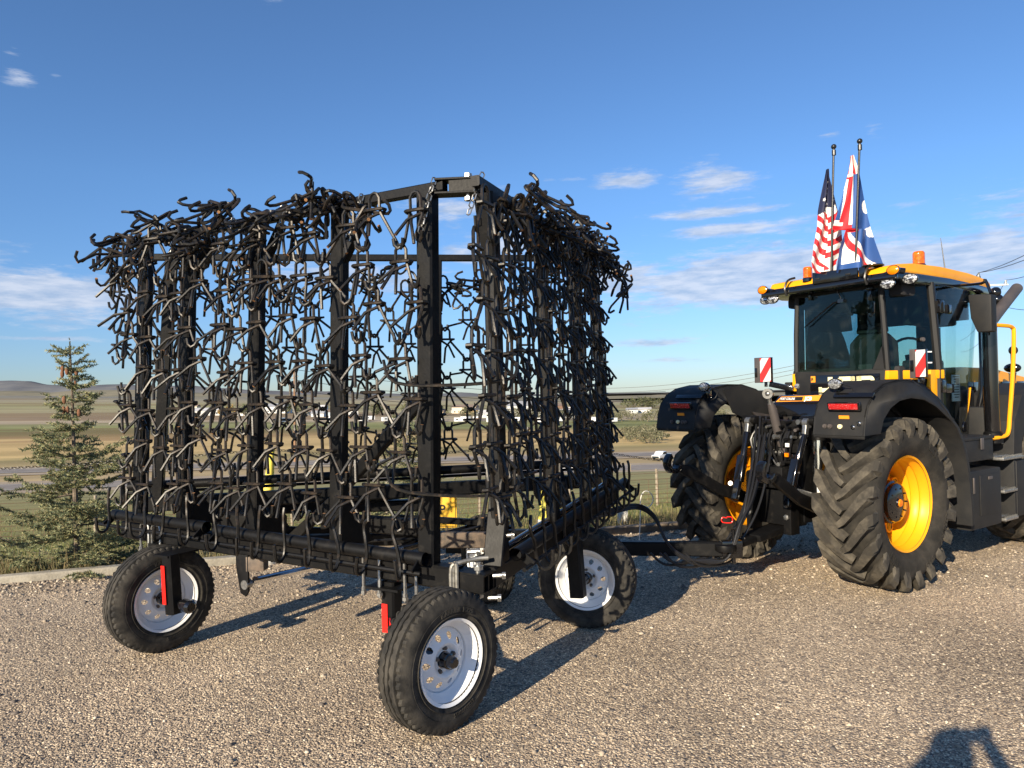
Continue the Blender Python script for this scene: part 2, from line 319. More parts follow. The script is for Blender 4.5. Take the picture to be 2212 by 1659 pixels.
def ridge(name,D,prof,m,depth=900,seed=0):
    # prof: (u, v) silhouette seen from the lot, gives ridge heights
    P=[at(u,v,D) for u,v in prof]; X=[];k=6
    vs=[];cols=0
    pts=[]
    for i in range(len(P)-1):
        for j in range(k):
            a=j/k; s=a*a*(3-2*a); p=P[i].lerp(P[i+1],a); p.z=P[i].z*(1-s)+P[i+1].z*s+noise.noise(Vector((p.x*.004,seed,0)))*D*.0012; pts.append(p)
    pts.append(P[-1])
    rows=9
    for i,p in enumerate(pts):
        for j in range(rows):
            a=j/(rows-1)  # 0 front foot ..1 crest
            z=-30+(p.z+30)*math.sin(a*PI/2)**1.3; y=D-depth*(1-a)
            z+=noise.noise(Vector((p.x*.003,y*.003,seed)))*D*.004*a*(1-a)*4
            vs.append((p.x*(y/D)**.2,y,z))
        vs.append((p.x,D+depth*.6,-30))
    R=rows+1; fs=[(i*R+j,(i+1)*R+j,(i+1)*R+j+1,i*R+j+1) for i in range(len(pts)-1) for j in range(R-1)]
    me=bpy.data.meshes.new(name); me.from_pydata(vs,[],fs); me.materials.append(m)
    for q in me.polygons: q.use_smooth=True
    o=link(name,me); o['kind']='structure'
ridge('far_hills',7500,[(-1400,835),(-700,822),(-300,836),(-60,828),(20,822),(60,823),(110,832),(180,834),(260,829),(330,836),(400,832),(470,838),(560,843),(640,846),(720,845),(820,850),(930,851),(1000,849),(1100,854),(1250,856),(1340,861),(1400,865),(1500,866),(1700,866),(2100,860),(2600,868),(3600,870)],M['hillA'],seed=1)
ridge('near_hills',3600,[(-1800,850),(-900,846),(-300,850),(0,844),(60,845),(120,849),(200,842),(300,843),(380,846),(440,848),(520,850),(640,853),(760,852),(850,855),(1000,857),(1100,857),(1200,861),(1350,868),(1450,866),(1600,868),(2000,870),(2600,880),(3600,880)],M['hillB'],seed=5)
# highway: two carriageways
M['asphalt']=mat('worn_asphalt',(.20,.175,.155),.9,var=(.27,.235,.205),vs=.25,space='Object')
M['paint']=mat('road_paint',(.55,.55,.52),.8)
M['verge']=mat('reddish_gravel_verge',(.33,.26,.185),.95,var=(.38,.31,.21),vs=.4)
for nm,t0,t1,k in (('highway_lane_near',121.5,130,0),('highway_lane_far',149,157,0)):
    def rp(s_,t_,dz): 
        x=s_*.965-t_*.26; y=s_*.26+t_*.965; return (x,y,hgt(x,y)+dz)
    ss=[-260+i*8 for i in range(66)]
    def strip(name,a,b,dz,m,dash=None):
        vs=[];fs=[]
        for i,q in enumerate(ss): vs+=[rp(q,a,dz),rp(q,b,dz)]
        for i in range(len(ss)-1):
            fs.append((2*i,2*i+2,2*i+3,2*i+1))
        me=bpy.data.meshes.new(name); me.from_pydata(vs,[],fs); me.materials.append(m); o=link(name,me); o['kind']='structure'
    strip(nm.replace('lane','verge'),t0-4,t1+4,.10,M['verge'])
    strip(nm,t0,t1,.16,M['asphalt'])
    strip('edge_line',t0+.7,t0+.95,.19,M['paint']); strip('edge_line',t1-.95,t1-.7,.19,M['paint'])
# ------------------------------------------------------------ gravel lot
def gravelmat():
    m,t,b=nodesmat('mixed_gravel'); nn=t.nodes; ll=t.links; g=nn.new('ShaderNodeNewGeometry')
    def vor(sc,feat='F1'):
        v=nn.new('ShaderNodeTexVoronoi'); v.inputs['Scale'].default_value=sc; v.feature=feat; ll.new(g.outputs['Position'],v.inputs['Vector']); return v
    v1=vor(78); v2=vor(135); 
    def ramp(src):
        r=nn.new('ShaderNodeValToRGB'); e=r.color_ramp.elements; e[0].position=0; e[0].color=(.075,.062,.052,1); e[1].position=1; e[1].color=(.66,.54,.38,1)
        for p,c in((.22,(.13,.105,.083)),(.42,(.21,.162,.115)),(.60,(.28,.215,.148)),(.78,(.345,.268,.185)),(.9,(.44,.355,.245))):
            q=e.new(p); q.color=(*c,1)
        ll.new(src,r.inputs[0]); return r.outputs[0]
    s1=nn.new('ShaderNodeSeparateColor'); ll.new(v1.outputs['Color'],s1.inputs[0]); s2=nn.new('ShaderNodeSeparateColor'); ll.new(v2.outputs['Color'],s2.inputs[0])
    mx=nn.new('ShaderNodeMixRGB'); nz1=nn.new('ShaderNodeTexNoise'); nz1.inputs['Scale'].default_value=26; ll.new(g.outputs['Position'],nz1.inputs['Vector'])
    st=nn.new('ShaderNodeMapRange'); st.inputs[1].default_value=.48; st.inputs[2].default_value=.52; ll.new(nz1.outputs[0],st.inputs[0]); ll.new(st.outputs[0],mx.inputs[0]); ll.new(ramp(s1.outputs[0]),mx.inputs[1]); ll.new(ramp(s2.outputs[0]),mx.inputs[2])
    big=nn.new('ShaderNodeTexNoise'); big.inputs['Scale'].default_value=.8; big.inputs['Detail'].default_value=6; ll.new(g.outputs['Position'],big.inputs['Vector'])
    br=nn.new('ShaderNodeMapRange'); br.inputs[1].default_value=.3; br.inputs[2].default_value=.7; br.inputs[3].default_value=.70; br.inputs[4].default_value=1.16; ll.new(big.outputs[0],br.inputs[0])
    dk=nn.new('ShaderNodeMapRange'); dk.inputs[1].default_value=.25; dk.inputs[2].default_value=.62; dk.inputs[3].default_value=1; dk.inputs[4].default_value=.5; 
    ll.new(v1.outputs['Distance'],dk.inputs[0])
    sc=nn.new('ShaderNodeVectorMath'); sc.operation='SCALE'; ll.new(mx.outputs[0],sc.inputs[0]); ll.new(mth('MULTIPLY',br.outputs[0],1.78,nodes=nn,links=ll),sc.inputs['Scale'])
    ll.new(sc.outputs[0],b.inputs['Base Color']); b.inputs['Roughness'].default_value=.85; b.inputs['Specular IOR Level'].default_value=.25
    hsum=mth('ADD',mth('MULTIPLY',v1.outputs['Distance'],-1.0,nodes=nn,links=ll),mth('MULTIPLY',v2.outputs['Distance'],-.5,nodes=nn,links=ll),nodes=nn,links=ll)
    bn=nn.new('ShaderNodeBump'); bn.inputs['Strength'].default_value=1; bn.inputs['Distance'].default_value=.009; ll.new(hsum,bn.inputs['Height']); ll.new(bn.outputs[0],b.inputs['Normal'])
    return m
M['gravel']=gravelmat()
lot=[]
X=[-30+i for i in range(61)]; Y=[-14,-8,-4,-1,0,1,2,3,4,5]
vs=[];fs=[]
for x in X:
    for y in Y: vs.append((x,y,0))
    vs.append((x,max(edge(x)*.85,5.2),0)); vs.append((x,edge(x) if x>-20 else 6,0)); vs.append((x,edge(x)+.01 if x>-20 else 6,-.4))
R=len(Y)+3
for i in range(len(X)-1):
    for j in range(R-1): fs.append((i*R+j,(i+1)*R+j,(i+1)*R+j+1,i*R+j+1))
me=bpy.data.meshes.new('gravel_lot'); me.from_pydata(vs,[],fs); me.materials.append(M['gravel']); o=link('gravel_lot',me); o['kind']='structure'
# loose stones on the lot
def stonemat():
    m,t,b=nodesmat('loose_stone'); g=t.nodes.new('ShaderNodeNewGeometry'); r=t.nodes.new('ShaderNodeValToRGB'); e=r.color_ramp.elements
    e[0].color=(.09,.078,.07,1); e[1].color=(.70,.60,.47,1)
    for p,c in((.3,(.19,.155,.125)),(.55,(.29,.235,.175)),(.8,(.38,.31,.23)),(.92,(.5,.42,.32))):
        q=e.new(p); q.color=(*c,1)
    t.links.new(g.outputs['Random Per Island'],r.inputs[0]); t.links.new(r.outputs[0],b.inputs['Base Color']); b.inputs['Roughness'].default_value=.8
    return m
M['stone']=stonemat()
def stones(n,name,fn,smin,smax,p=2.5):
    import numpy as np
    rng=np.random.default_rng(3)
    base=np.array([(0,0,1),(.894,0,.447),(.276,.851,.447),(-.724,.526,.447),(-.724,-.526,.447),(.276,-.851,.447),(.724,.526,-.3),(-.276,.851,-.3),(-.894,0,-.3),(-.276,-.851,-.3),(.724,-.526,-.3)])
    fa=np.array([(0,1,2),(0,2,3),(0,3,4),(0,4,5),(0,5,1),(1,6,2),(2,7,3),(3,8,4),(4,9,5),(5,10,1),(2,6,7),(3,7,8),(4,8,9),(5,9,10),(1,10,6)])
    xy=fn(n,rng); sz=smin+(smax-smin)*rng.random(n)**p
    V=base[None]*(1+.28*rng.standard_normal((n,11,3))*.6); sc=np.stack([sz*(.8+.6*rng.random(n)),sz*(.8+.5*rng.random(n)),sz*(.5+.4*rng.random(n))],1)
    V=V*sc[:,None,:]; a=rng.random(n)*6.283; c,s=np.cos(a),np.sin(a)
    Vx=V[:,:,0]*c[:,None]-V[:,:,1]*s[:,None]; Vy=V[:,:,0]*s[:,None]+V[:,:,1]*c[:,None]
    V=np.stack([Vx+xy[:,0:1],Vy+xy[:,1:2],V[:,:,2]+sz[:,None]*.15],2).reshape(-1,3)
    Fc=(fa[None]+11*np.arange(n)[:,None,None]).reshape(-1)
    me=bpy.data.meshes.new(name); me.vertices.add(len(V)); me.vertices.foreach_set('co',V.ravel()); k=n*15
    me.loops.add(k*3); me.loops.foreach_set('vertex_index',Fc.astype('i')); me.polygons.add(k); me.polygons.foreach_set('loop_start',np.arange(0,k*3,3,dtype='i')); me.update(calc_edges=True); me.materials.append(M['stone'])
    return link(name,me,kind='stuff')
def nearxy(n,rng):
    import numpy as np
    y=2.3+rng.random(n)**1.6*5.0; x=(rng.random(n)*2-1)*(y*.78+.3); return np.stack([x,y],1)
def edgexy(n,rng):
    import numpy as np
    y=6.0+rng.random(n)*4.5; x=-6+rng.random(n)*16
    lim=np.where(x<0,6.92+(x+4.99)*.30,8.42+x*.26)-.03; y=np.where(y<lim,y,lim-rng.random(n)**2*.6); return np.stack([x,y],1)
tag(stones(50000,'loose_gravel',nearxy,.003,.0085),'loose tan and grey stones strewn over the gravel lot','gravel')
tag(stones(9000,'loose_gravel',edgexy,.006,.02),'loose stones along the far edge of the gravel lot','gravel')
tag(stones(500,'loose_gravel',nearxy,.008,.018,2.),'scattered larger pale stones on the gravel lot','gravel')
# concrete kerb blocks along the lot edge
M['concrete']=mat('weathered_concrete',(.36,.33,.27),.9,var=(.24,.22,.18),vs=7,bump=.5,bs=50)
M['timber']=mat('old_timber_edging',(.13,.10,.075),.9,var=(.22,.18,.13),vs=6,bump=.5,bs=30)
kerb=empty('concrete_kerb',(-4,7.2,0)); kerb['label']='low pale concrete kerb blocks edging the gravel lot by the grass'; kerb['category']='kerb'
x=-12.0
while x<-2.55:
    l=1.15; x1=min(x+l,-2.5); p=Vector((x+.012,edge(x)+.06,.0)); q=Vector((x1-.012,edge(x1)+.06,.0)); mb=MB(); mb.beam(p+Vector((0,0,-.07+random.uniform(-.01,.008))),q+Vector((0,0,-.07)),.13,.30,ch=.1); mb.build('kerb_block','concrete',kerb,off=kerb.location,bev=.006); x+=l
tim=MB(); tim.beam((-2.35,edge(-2.35)+.05,.02),(9,edge(9)+.05,.02),.12,.14)
tag(tim.build('timber_edging','timber'),'long dark timber edging between gravel and grass behind the wheels','edging')
# grass tufts on the lawn
def blades(n,name,fn,h0,h1,m,wd=.006,kind='stuff'):
    import numpy as np
    rng=np.random.default_rng(n); P=fn(n,rng); n=len(P); h=h0+(h1-h0)*rng.random(n)**1.5; a=rng.random(n)*6.283; ln=.5*h*(rng.random(n)); a2=rng.random(n)*6.283
    w_=wd*(.6+.8*rng.random(n)); dx=np.cos(a)*w_; dy=np.sin(a)*w_
    V=np.zeros((n,3,3)); V[:,0]=P-np.stack([dx,dy,dx*0+.01],1); V[:,1]=P+np.stack([dx,dy,dx*0-.01],1); V[:,2]=P+np.stack([np.cos(a2)*ln,np.sin(a2)*ln,h],1)
    me=bpy.data.meshes.new(name); me.vertices.add(n*3); me.vertices.foreach_set('co',V.ravel()); me.loops.add(n*3); me.loops.foreach_set('vertex_index',np.arange(n*3,dtype='i')); me.polygons.add(n); me.polygons.foreach_set('loop_start',np.arange(0,n*3,3,dtype='i')); me.update(calc_edges=True); me.materials.append(m)
    return link(name,me,kind=kind)
def leafmat(name,stops,rough=.8,tr=.25):
    m,t,b=nodesmat(name); g=t.nodes.new('ShaderNodeNewGeometry'); r=t.nodes.new('ShaderNodeValToRGB'); e=r.color_ramp.elements
    e[0].color=(*stops[0],1); e[1].color=(*stops[-1],1)
    for i,c in enumerate(stops[1:-1]): q=e.new((i+1)/(len(stops)-1)); q.color=(*c,1)
    t.links.new(g.outputs['Random Per Island'],r.inputs[0]); t.links.new(r.outputs[0],b.inputs['Base Color']); b.inputs['Roughness'].default_value=rough; b.inputs['Specular IOR Level'].default_value=.2
    tl=t.nodes.new('ShaderNodeBsdfTranslucent'); t.links.new(r.outputs[0],tl.inputs[0]); x=t.nodes.new('ShaderNodeMixShader'); x.inputs[0].default_value=tr
    o=t.nodes['Material Output']; t.links.new(b.outputs[0],x.inputs[1]); t.links.new(tl.outputs[0],x.inputs[2]); t.links.new(x.outputs[0],o.inputs[0]); return m
M['grass']=leafmat('lawn_grass_blades',[(.10,.13,.035),(.15,.17,.05),(.21,.20,.08),(.34,.27,.14)])
M['drygrass']=leafmat('dry_grass_blades',[(.20,.16,.08),(.33,.26,.14),(.12,.12,.05)])
def lawnxy(n,rng):
    import numpy as np
    y=7+rng.random(n)**2.2*32; x=(rng.random(n)*2-1)*(y*.85); k=[i for i in range(n) if y[i]>edge(x[i])+.12]
    return np.array([(x[i],y[i],hgt(x[i],y[i])-.01) for i in k])
tag(blades(70000,'lawn_grass',lawnxy,.05,.16,M['grass'],.011),'short green and straw coloured grass on the slope below the lot','grass')
def tallxy(n,rng):
    import numpy as np
    out=[]
    for _ in range(n//60):
        x=rng.random()*17-7.5; e=edge(x)+.08+rng.random()**2.6*6
        for k in range(60):
            a=x+rng.normal()*.12; b_=e+rng.normal()*.12
            if b_>edge(a)+.1: out.append((a,b_,hgt(a,b_)-.01))
    return np.array(out)
tag(blades(16000,'dry_grass',tallxy,.10,.34,M['drygrass'],.006),'taller dry straw grass tufts at the edge of the lot','grass')
# ------------------------------------------------------------ spruces
M['needle']=leafmat('blue_green_needles',[(.11,.14,.08),(.20,.24,.13),(.29,.31,.17),(.40,.37,.19),(.28,.22,.12)],.7,.15)
M['deadneedle']=leafmat('dry_brown_twigs',[(.12,.09,.05),(.24,.18,.11),(.09,.07,.045)],.9,.05)
M['bark']=mat('grey_spruce_bark',(.20,.16,.12),.95,var=(.09,.07,.055),vs=20,bump=.6,bs=40)
M['cone']=mat('orange_brown_spruce_cone',(.22,.10,.05),.8,var=(.14,.065,.035),vs=60)
def spruce(name,base,H,Rb,label,seed,whorls=17,needles=1.0,nw=.0042,cones=0,lean=0.0,stems=1,power=1.15,bare=.0,group=None,nl=.028):
    rng=random.Random(seed); t=empty(name,base); tag(t,label,'tree',group)
    tr=MB(); cr=MB(); tw=MB()
    tri=[];
    def needlepatch(p,d,n,r):
        for _ in range(n):
            q=p+d*rng.uniform(-.02,.04)
            v=Vector((rng.gauss(0,1),rng.gauss(0,1),rng.gauss(.25,1))).normalized(); v=(v+d*.7).normalized()*r*rng.uniform(.7,1.3); s=v.orthogonal().normalized()*nw*needlesz
            tri.append((q-s,q+s,q+v))
    needlesz=1.0 if nl<.03 else nl/.028
    for st in range(stems):
        sx=(st-(stems-1)/2)*.16; ht=H*(1-.12*st)
        top=Vector((sx*1.6+lean*ht,0,ht)); tr.tube([(sx,0,-.25),(sx+lean*.3*ht,0,ht*.35),(sx*1.5+lean*.8*ht,.01,ht*.8),top],[.034*H/2.5,.025*H/2.5,.012*H/2.5,.006],8)
        for w_ in range(whorls):
            f=(w_+.4+rng.uniform(-.25,.25))/whorls; z=ht*(.03+.95*f); nb=rng.randint(4,6) if f<.8 else rng.randint(3,4)
            c=Vector((sx+(top.x-sx)*f,0,z))
            for b_ in range(nb):
                a=rng.uniform(0,2*PI); Lb=Rb*(1-f)**power*rng.uniform(.55,1.15)+.09
                if bare<f<bare+.12: Lb*=.55
                el_=rng.uniform(-.05,.25)+.55*f; d=Vector((math.cos(a),math.sin(a),math.tan(el_)*.6)).normalized()
                pts=[c]; n=6; 
                for i in range(1,n+1):
                    u=i/n; pts.append(c+d*Lb*u+Vector((0,0,-.10*Lb*math.sin(u*PI)+.05*Lb*u*u))+Vector((rng.gauss(0,.012),rng.gauss(0,.012),rng.gauss(0,.01))))
                tw.tube(pts,[.009*(1-.75*i/n)*(.5+Lb) for i in range(n+1)],4,cap=False)
                ns=max(3,int(Lb/.05))
                for i in range(ns):
                    u=(i+rng.random())/ns
                    if u<.22 and rng.random()<.75: continue
                    k=min(int(u*n),n-1); p=pts[k].lerp(pts[k+1],u*n-k); side=1 if i%2 else -1
                    sd=(Vector((-d.y,d.x,0))*side*.9+d*.7+Vector((0,0,rng.uniform(-.35,.25)))).normalized(); Ls=(.05+.22*Lb*(1-u)+.05)*rng.uniform(.5,1.2)
                    q=p+sd*Ls; tw.tube([p,q],[.003,.0015],3,cap=False)
                    m=max(2,int(Ls/.022)); 
                    for j in range(m+1): needlepatch(p.lerp(q,j/m),sd,int(9*needles),nl)
                for j in range(int(Lb*24)): 
                    u=.35+.65*rng.random(); k=min(int(u*n),n-1); needlepatch(pts[k].lerp(pts[k+1],u*n-k),d,int(6*needles),nl)
        for j in range(int(ht*.18/.012)): needlepatch(top-Vector((0,0,rng.uniform(0,ht*.18))),Vector((0,0,1)),6,nl)
    vs=[];fs=[]
    for i,(a,b,c) in enumerate(tri): vs+=[a,b,c]; fs.append((3*i,3*i+1,3*i+2))
    me=bpy.data.meshes.new('crown'); me.from_pydata(vs,[],fs); me.materials.append(M['needle']); link('crown',me,t)
    tr.build('trunk','bark',t); tw.build('branches','bark',t,smooth=False)
    for i in range(cones):
        a=rng.uniform(PI,2*PI); z=H*rng.uniform(.60,.93); r=Rb*.25*(1-z/H)+.05; p=Vector((math.cos(a)*r+lean*z,math.sin(a)*r,z)); m=MB(); m.ball(p-Vector((0,0,.03)),.02,8,6,(1,1,2.2)); m.build('cone','cone',t)
    return t
b=Vector((-4.75,7.75,0)); b.z=hgt(b.x,b.y)
spruce('spruce_tree',b,2.50,1.0,'young blue green spruce with brown cones left of the chain harrow',11,whorls=23,cones=9,lean=-.02,power=1.25,bare=.60,needles=1.25,nl=.034,nw=.0050)
b=Vector((-1.62,11.6,0)); b.z=hgt(b.x,b.y)
spruce('spruce_tree',b,2.25,.85,'small twin stemmed spruce on the grass slope seen through the hanging chains',5,whorls=11,stems=2,needles=1.0,power=.8,nl=.034)
b=Vector((-2.0,9.9,0)); b.z=hgt(b.x,b.y)
spruce('spruce_bush',b,.85,.8,'low spreading spruce seedling in the grass behind the harrow frame',9,whorls=7,needles=1.1,power=.45,nl=.032)
# dry prunings and low juniper at left
def lowplant(name,x,y,R,H,label,seed,n,m,cat='bush'):
    rng=random.Random(seed); base=Vector((x,y,hgt(x,y))); t=empty(name,base); tag(t,label,cat); tw=MB(); tri=[]
    for _ in range(n):
        a=rng.uniform(0,2*PI); l=R*rng.uniform(.3,1); p0=Vector((rng.gauss(0,R*.3),rng.gauss(0,R*.25),0)); d=Vector((math.cos(a),math.sin(a),rng.uniform(.05,.8)*H/R)); pts=[p0+d*l*k/4+Vector((rng.gauss(0,.02),rng.gauss(0,.02),-.08*l*(k/4)**2+rng.gauss(0,.015))) for k in range(5)]
        tw.tube(pts,[.006,.005,.004,.003,.002],3,cap=False)
        for k in range(34):
            u=rng.random()*4; i=min(int(u),3); q=pts[i].lerp(pts[i+1],u-i)+Vector((rng.gauss(0,.035),rng.gauss(0,.035),rng.gauss(0,.03))); v=Vector((rng.gauss(0,1),rng.gauss(0,1),rng.gauss(.4,1))).normalized()*.04; s=v.orthogonal().normalized()*.007; tri.append((q-s,q+s,q+v))
    vs=[v for T_ in tri for v in T_]; me=bpy.data.meshes.new('foliage'); me.from_pydata(vs,[],[(3*i,3*i+1,3*i+2) for i in range(len(tri))]); me.materials.append(M[m]); link('foliage',me,t); tw.build('stems','bark',t,smooth=False)
lowplant('juniper_bush',-5.35,8.25,1.0,.42,'sprawling olive green juniper at the foot of the left spruce',3,230,'needle')
lowplant('juniper_bush',-3.75,8.15,.75,.34,'low juniper between the spruce and the left harrow wheel',4,150,'needle')
lowplant('brush_pile',-4.3,7.62,.55,.20,'dry brown prunings lying along the kerb under the spruce',6,80,'deadneedle','brush')
lowplant('brush_pile',1.75,9.25,.6,.18,'dry brown mulch and twigs behind the timber edging near the hook rod',7,90,'deadneedle','brush')
# ------------------------------------------------------------ barrier cones, chain and hooked rods
M['coneyellow']=mat('yellow_plastic',(.86,.74,.12),.45,var=(.78,.66,.12),vs=6)
M['conewhite']=mat('white_plastic',(.82,.80,.74),.5,var=(.7,.68,.62),vs=6)
def delineator(x,y,lean,label):
    z=0.0; t=empty('barrier_cone',(x,y,z)); t.rotation_euler=(0,lean,0); tag(t,label,'cone')
    MB().lathe((0,0,0),(0,0,1),[(.0,.0),(.17,.0),(.17,.04),(.105,.05),(.088,.26),(.0,.26)],20).build('base','conewhite',t)
    MB().lathe((0,0,0),(0,0,1),[(.088,.262),(.030,1.16),(.034,1.18),(.034,1.22),(.0,1.24)],20).build('shaft','coneyellow',t)
    return t
c1=atz(551,1228,0); delineator(c1.x,c1.y+.25,math.radians(5),'yellow and white barrier cone behind the third frame post')
c2=Vector((.34,8.35,0)); delineator(c2.x,c2.y,math.radians(4),'yellow and white barrier cone behind the right side chains')
def chainlinks(pts,r,L_,n=6,mb=None):
    mb=mb or MB(); pts=[Vector(p) for p in pts]; tot=sum((pts[i+1]-pts[i]).length for i in range(len(pts)-1)); k=max(2,int(tot/(L_*.72))); seg=0;acc=0
    for i in range(k):
        s=tot*(i+.5)/k; a=0;j=0
        while j<len(pts)-2 and a+(pts[j+1]-pts[j]).length<s: a+=(pts[j+1]-pts[j]).length; j+=1
        d=(pts[j+1]-pts[j]); c=pts[j]+d.normalized()*(s-a); d.normalize(); e=d.orthogonal().normalized()
        if i%2: e=d.cross(e)
        h=L_/2-r*2; w_=L_*.24
        ring=[c+d*h*.7+e*w_,c+d*h,c+d*h*.7-e*w_,c-d*h*.7-e*w_,c-d*h,c-d*h*.7+e*w_]
        mb.tube(ring,r,n,closed=True)
    return mb
def sag(a,b,s,n=14):
    a=Vector(a);b=Vector(b); return [a.lerp(b,i/n)-Vector((0,0,s*4*(i/n)*(1-i/n))) for i in range(n+1)]
top1=Vector((c1.x+.10,c1.y+.25,1.2)); top2=Vector((c2.x+.09,c2.y,1.2))
bc=MB(); chainlinks(sag((-9.5,7.4,1.0),top1,.06,20),.0035,.05,4,bc); chainlinks(sag(top1,top2,.12,16),.0035,.05,4,bc); chainlinks(sag(top2,(3.3,9.6,.75),.12,20),.0035,.05,4,bc)
tag(bc.build('barrier_chain','hose'),'thin dark sagging barrier chain strung between the yellow cones','chain')
h0=atz(1384,1180,0); h0.y+=.1
hk=MB(); hk.tube(smoothpath([h0,h0+Vector((.02,0,.30)),h0+Vector((.03,0,.52)),h0+Vector((.08,0,.60)),h0+Vector((.15,0,.57)),h0+Vector((.17,0,.49)),h0+Vector((.12,0,.42)),h0+Vector((.06,0,.44))],5),.006,6); tag(hk.build('hooked_rod','conewhite'),'white hooked garden rod standing behind the drawbar beside the tractor tyre','rod')
ps=MB(); pz=hgt(1.45,9.6); ps.box((1.45,9.6,pz+.13),(.13,.10,.26)); tag(ps.build('post_stub','conewhite',bev=.008),'short pale post stub in the grass beside the hooked rod','post')
rr=MB(); a=at(395,1198,8.6); b_=at(535,1184,9.3); rr.tube([a,b_],.016,8)
for k in (.15,.8):
    p=a.lerp(b_,k); rr.tube([p,(p.x,p.y,hgt(p.x,p.y)-.1)],.008,6)
tag(rr.build('pipe_rail','rust'),'low rusty pipe rail behind the left harrow wheel','rail')
# yellow sign behind the corner post
s0=at(942,1142,8.9); s1=at(980,1058,8.9)
sg=empty('yellow_sign',(s0.x,8.95,hgt(s0.x,8.95))); tag(sg,'yellow sign plate with black border behind the corner post','sign')
M['signyellow']=mat('sign_yellow',(.80,.46,.04),.5); M['signblack']=mat('sign_black',(.01,.01,.01),.5)
ox,oz=sg.location.x,sg.location.z; W_=s1.x-s0.x+.03; Hh=s1.z-s0.z
pl=MB(); pl.box((W_/2,0,(s0.z+s1.z)/2-oz),(W_,.006,Hh)); pl.build('plate','signyellow',sg,bev=.002)
pb=MB()
for (x0,x1,z0,z1) in ((.015,W_-.015,.015,.021),(.015,W_-.015,Hh-.021,Hh-.015),(.015,.021,.021,Hh-.021),(W_-.021,W_-.015,.021,Hh-.021)): pb.bb(x0,x1,-.0065,-.0035,s0.z-oz+z0,s0.z-oz+z1)
textmb('P',.16,.004,.0015,lambda x,y,z: Vector((.075+x,-.0055-z,s0.z-oz+Hh*.47+y)),pb); pb.build('lettering','signblack',sg,smooth=False)
pq=MB(); pq.bb(W_/2-.02,W_/2+.02,.004,.012,-.2,s1.z-oz+.05); pq.build('post','brown',sg)
# ------------------------------------------------------------ wire fence down the slope
M['wood']=mat('weathered_fence_wood',(.34,.29,.22),.9,var=(.22,.18,.13),vs=12,bump=.5,bs=30)
M['wire']=mat('rusty_fence_wire',(.13,.075,.045),.8)
M['pole']=mat('treated_pole_wood',(.30,.17,.09),.85,var=(.20,.12,.07),vs=2)
fn=empty('wire_fence',(0,25,hgt(0,25))); tag(fn,'rusty woven wire fence with pale wooden posts across the grass slope','fence')
def fl(x): return 24.5+.10*x
fx=[-26+i*3.1 for i in range(18)]
off=fn.location
for x in fx:
    m=MB(); z=hgt(x,fl(x)); m.tube([(x,fl(x),z-.2),(x+random.uniform(-.04,.04),fl(x),z+1.3)],.05,7); m.build('post','wood',fn,off=off)
wm=MB()
for k,hh in enumerate((.10,.26,.42,.58,.76,.94,1.15)):
    wm.tube([(x,fl(x)-.05,hgt(x,fl(x))+hh) for x in fx],.009,3,cap=False)
x=-26
while x<27:
    z=hgt(x,fl(x)); wm.tube([(x,fl(x)-.05,z+.08),(x,fl(x)-.05,z+.94)],.007,3,cap=False); x+=.33
o=wm.build('woven_wire','wire',fn,off=off); o['kind']='stuff'
f2=empty('roadside_fence',(0,118,hgt(0,118))); tag(f2,'distant roadside fence of thin pale posts along the highway','fence')
pst=MB().tube([(0,0,0),(0,0,1.5)],.09,5).build('post','wood',f2)
for i in range(26):
    x=-95+i*7.2; y=118+.27*x; 
    o=pst if i==0 else pst.copy()
    if i: COL.objects.link(o); o.parent=f2
    o.location=(x,y-118,hgt(x,y)-f2.location.z)
# ------------------------------------------------------------ utility poles and lines
pole1=at(637,975,150); g=hgt(pole1.x,150)
t=empty('utility_pole',(pole1.x,150,g)); tag(t,'tall wooden utility pole beyond the highway seen through the chains','utility pole')
hp=at(642,792,150).z-g
MB().tube([(0,0,-1),(.2,0,hp)],[.30,.20],10).build('shaft','pole',t)
MB().beam((-1.2,0,hp-2.6),(1.0,0,hp-2.0),.2,.2).build('bracket','dullsteel',t)
for k in range(3): 
    m=MB(); m.tube(sag((pole1.x+.2,150,g+hp-.6-k*2.2),(pole1.x+90,205,g+hp-7-k*2.4),2.2,12),.05,4,cap=False); tag(m.build('power_line','hose'),'thin %s power line running right from the far wooden pole'%('uppermost','middle','lowest')[k],'power line','power lines from the far pole')
p2=at(2117,720,60); g2=hgt(p2.x,60); t2=empty('utility_pole',(p2.x,60,g2)); tag(t2,'weathered utility pole with pale crossarm behind the tractor cab','utility pole')
h2=at(2120,597,60).z-g2
MB().tube([(0,0,-1),(.05,0,h2)],[.17,.13],10).build('shaft','wood',t2)
ca=at(2120,617,60).z-g2; MB().beam((-.2,0,ca),(2.25,-.3,ca),.16,.12).build('crossarm','conewhite',t2)
for q in ((.05,0,h2),(2.1,-.3,ca+.06)):
    MB().lathe(q,(0,0,1),[(0,0),(.07,0),(.10,.12),(.05,.16),(.09,.24),(.04,.32),(0,.33)],10).build('insulator','conewhite',t2)
for (u,v),(q) in (((2400,470),(.05,0,h2+.32)),((2400,440),(.0,0,h2+.3)),((2400,505),(2.1,-.3,ca+.38)),((2400,640),(2.1,-.3,ca-1.9))):
    e=at(u,v,30); m=MB(); s=t2.location+Vector(q); m.tube(sag(s,e,.4,10),.025,5,cap=False); m2=s+(s-e)*1.6; m.tube(sag(s,(m2.x,m2.y,m2.z-6),1.0,8),.025,5,cap=False)
    tag(m.build('power_line','hose'),'dark power line climbing to the upper right behind the cab','power line','power lines at the upper right')
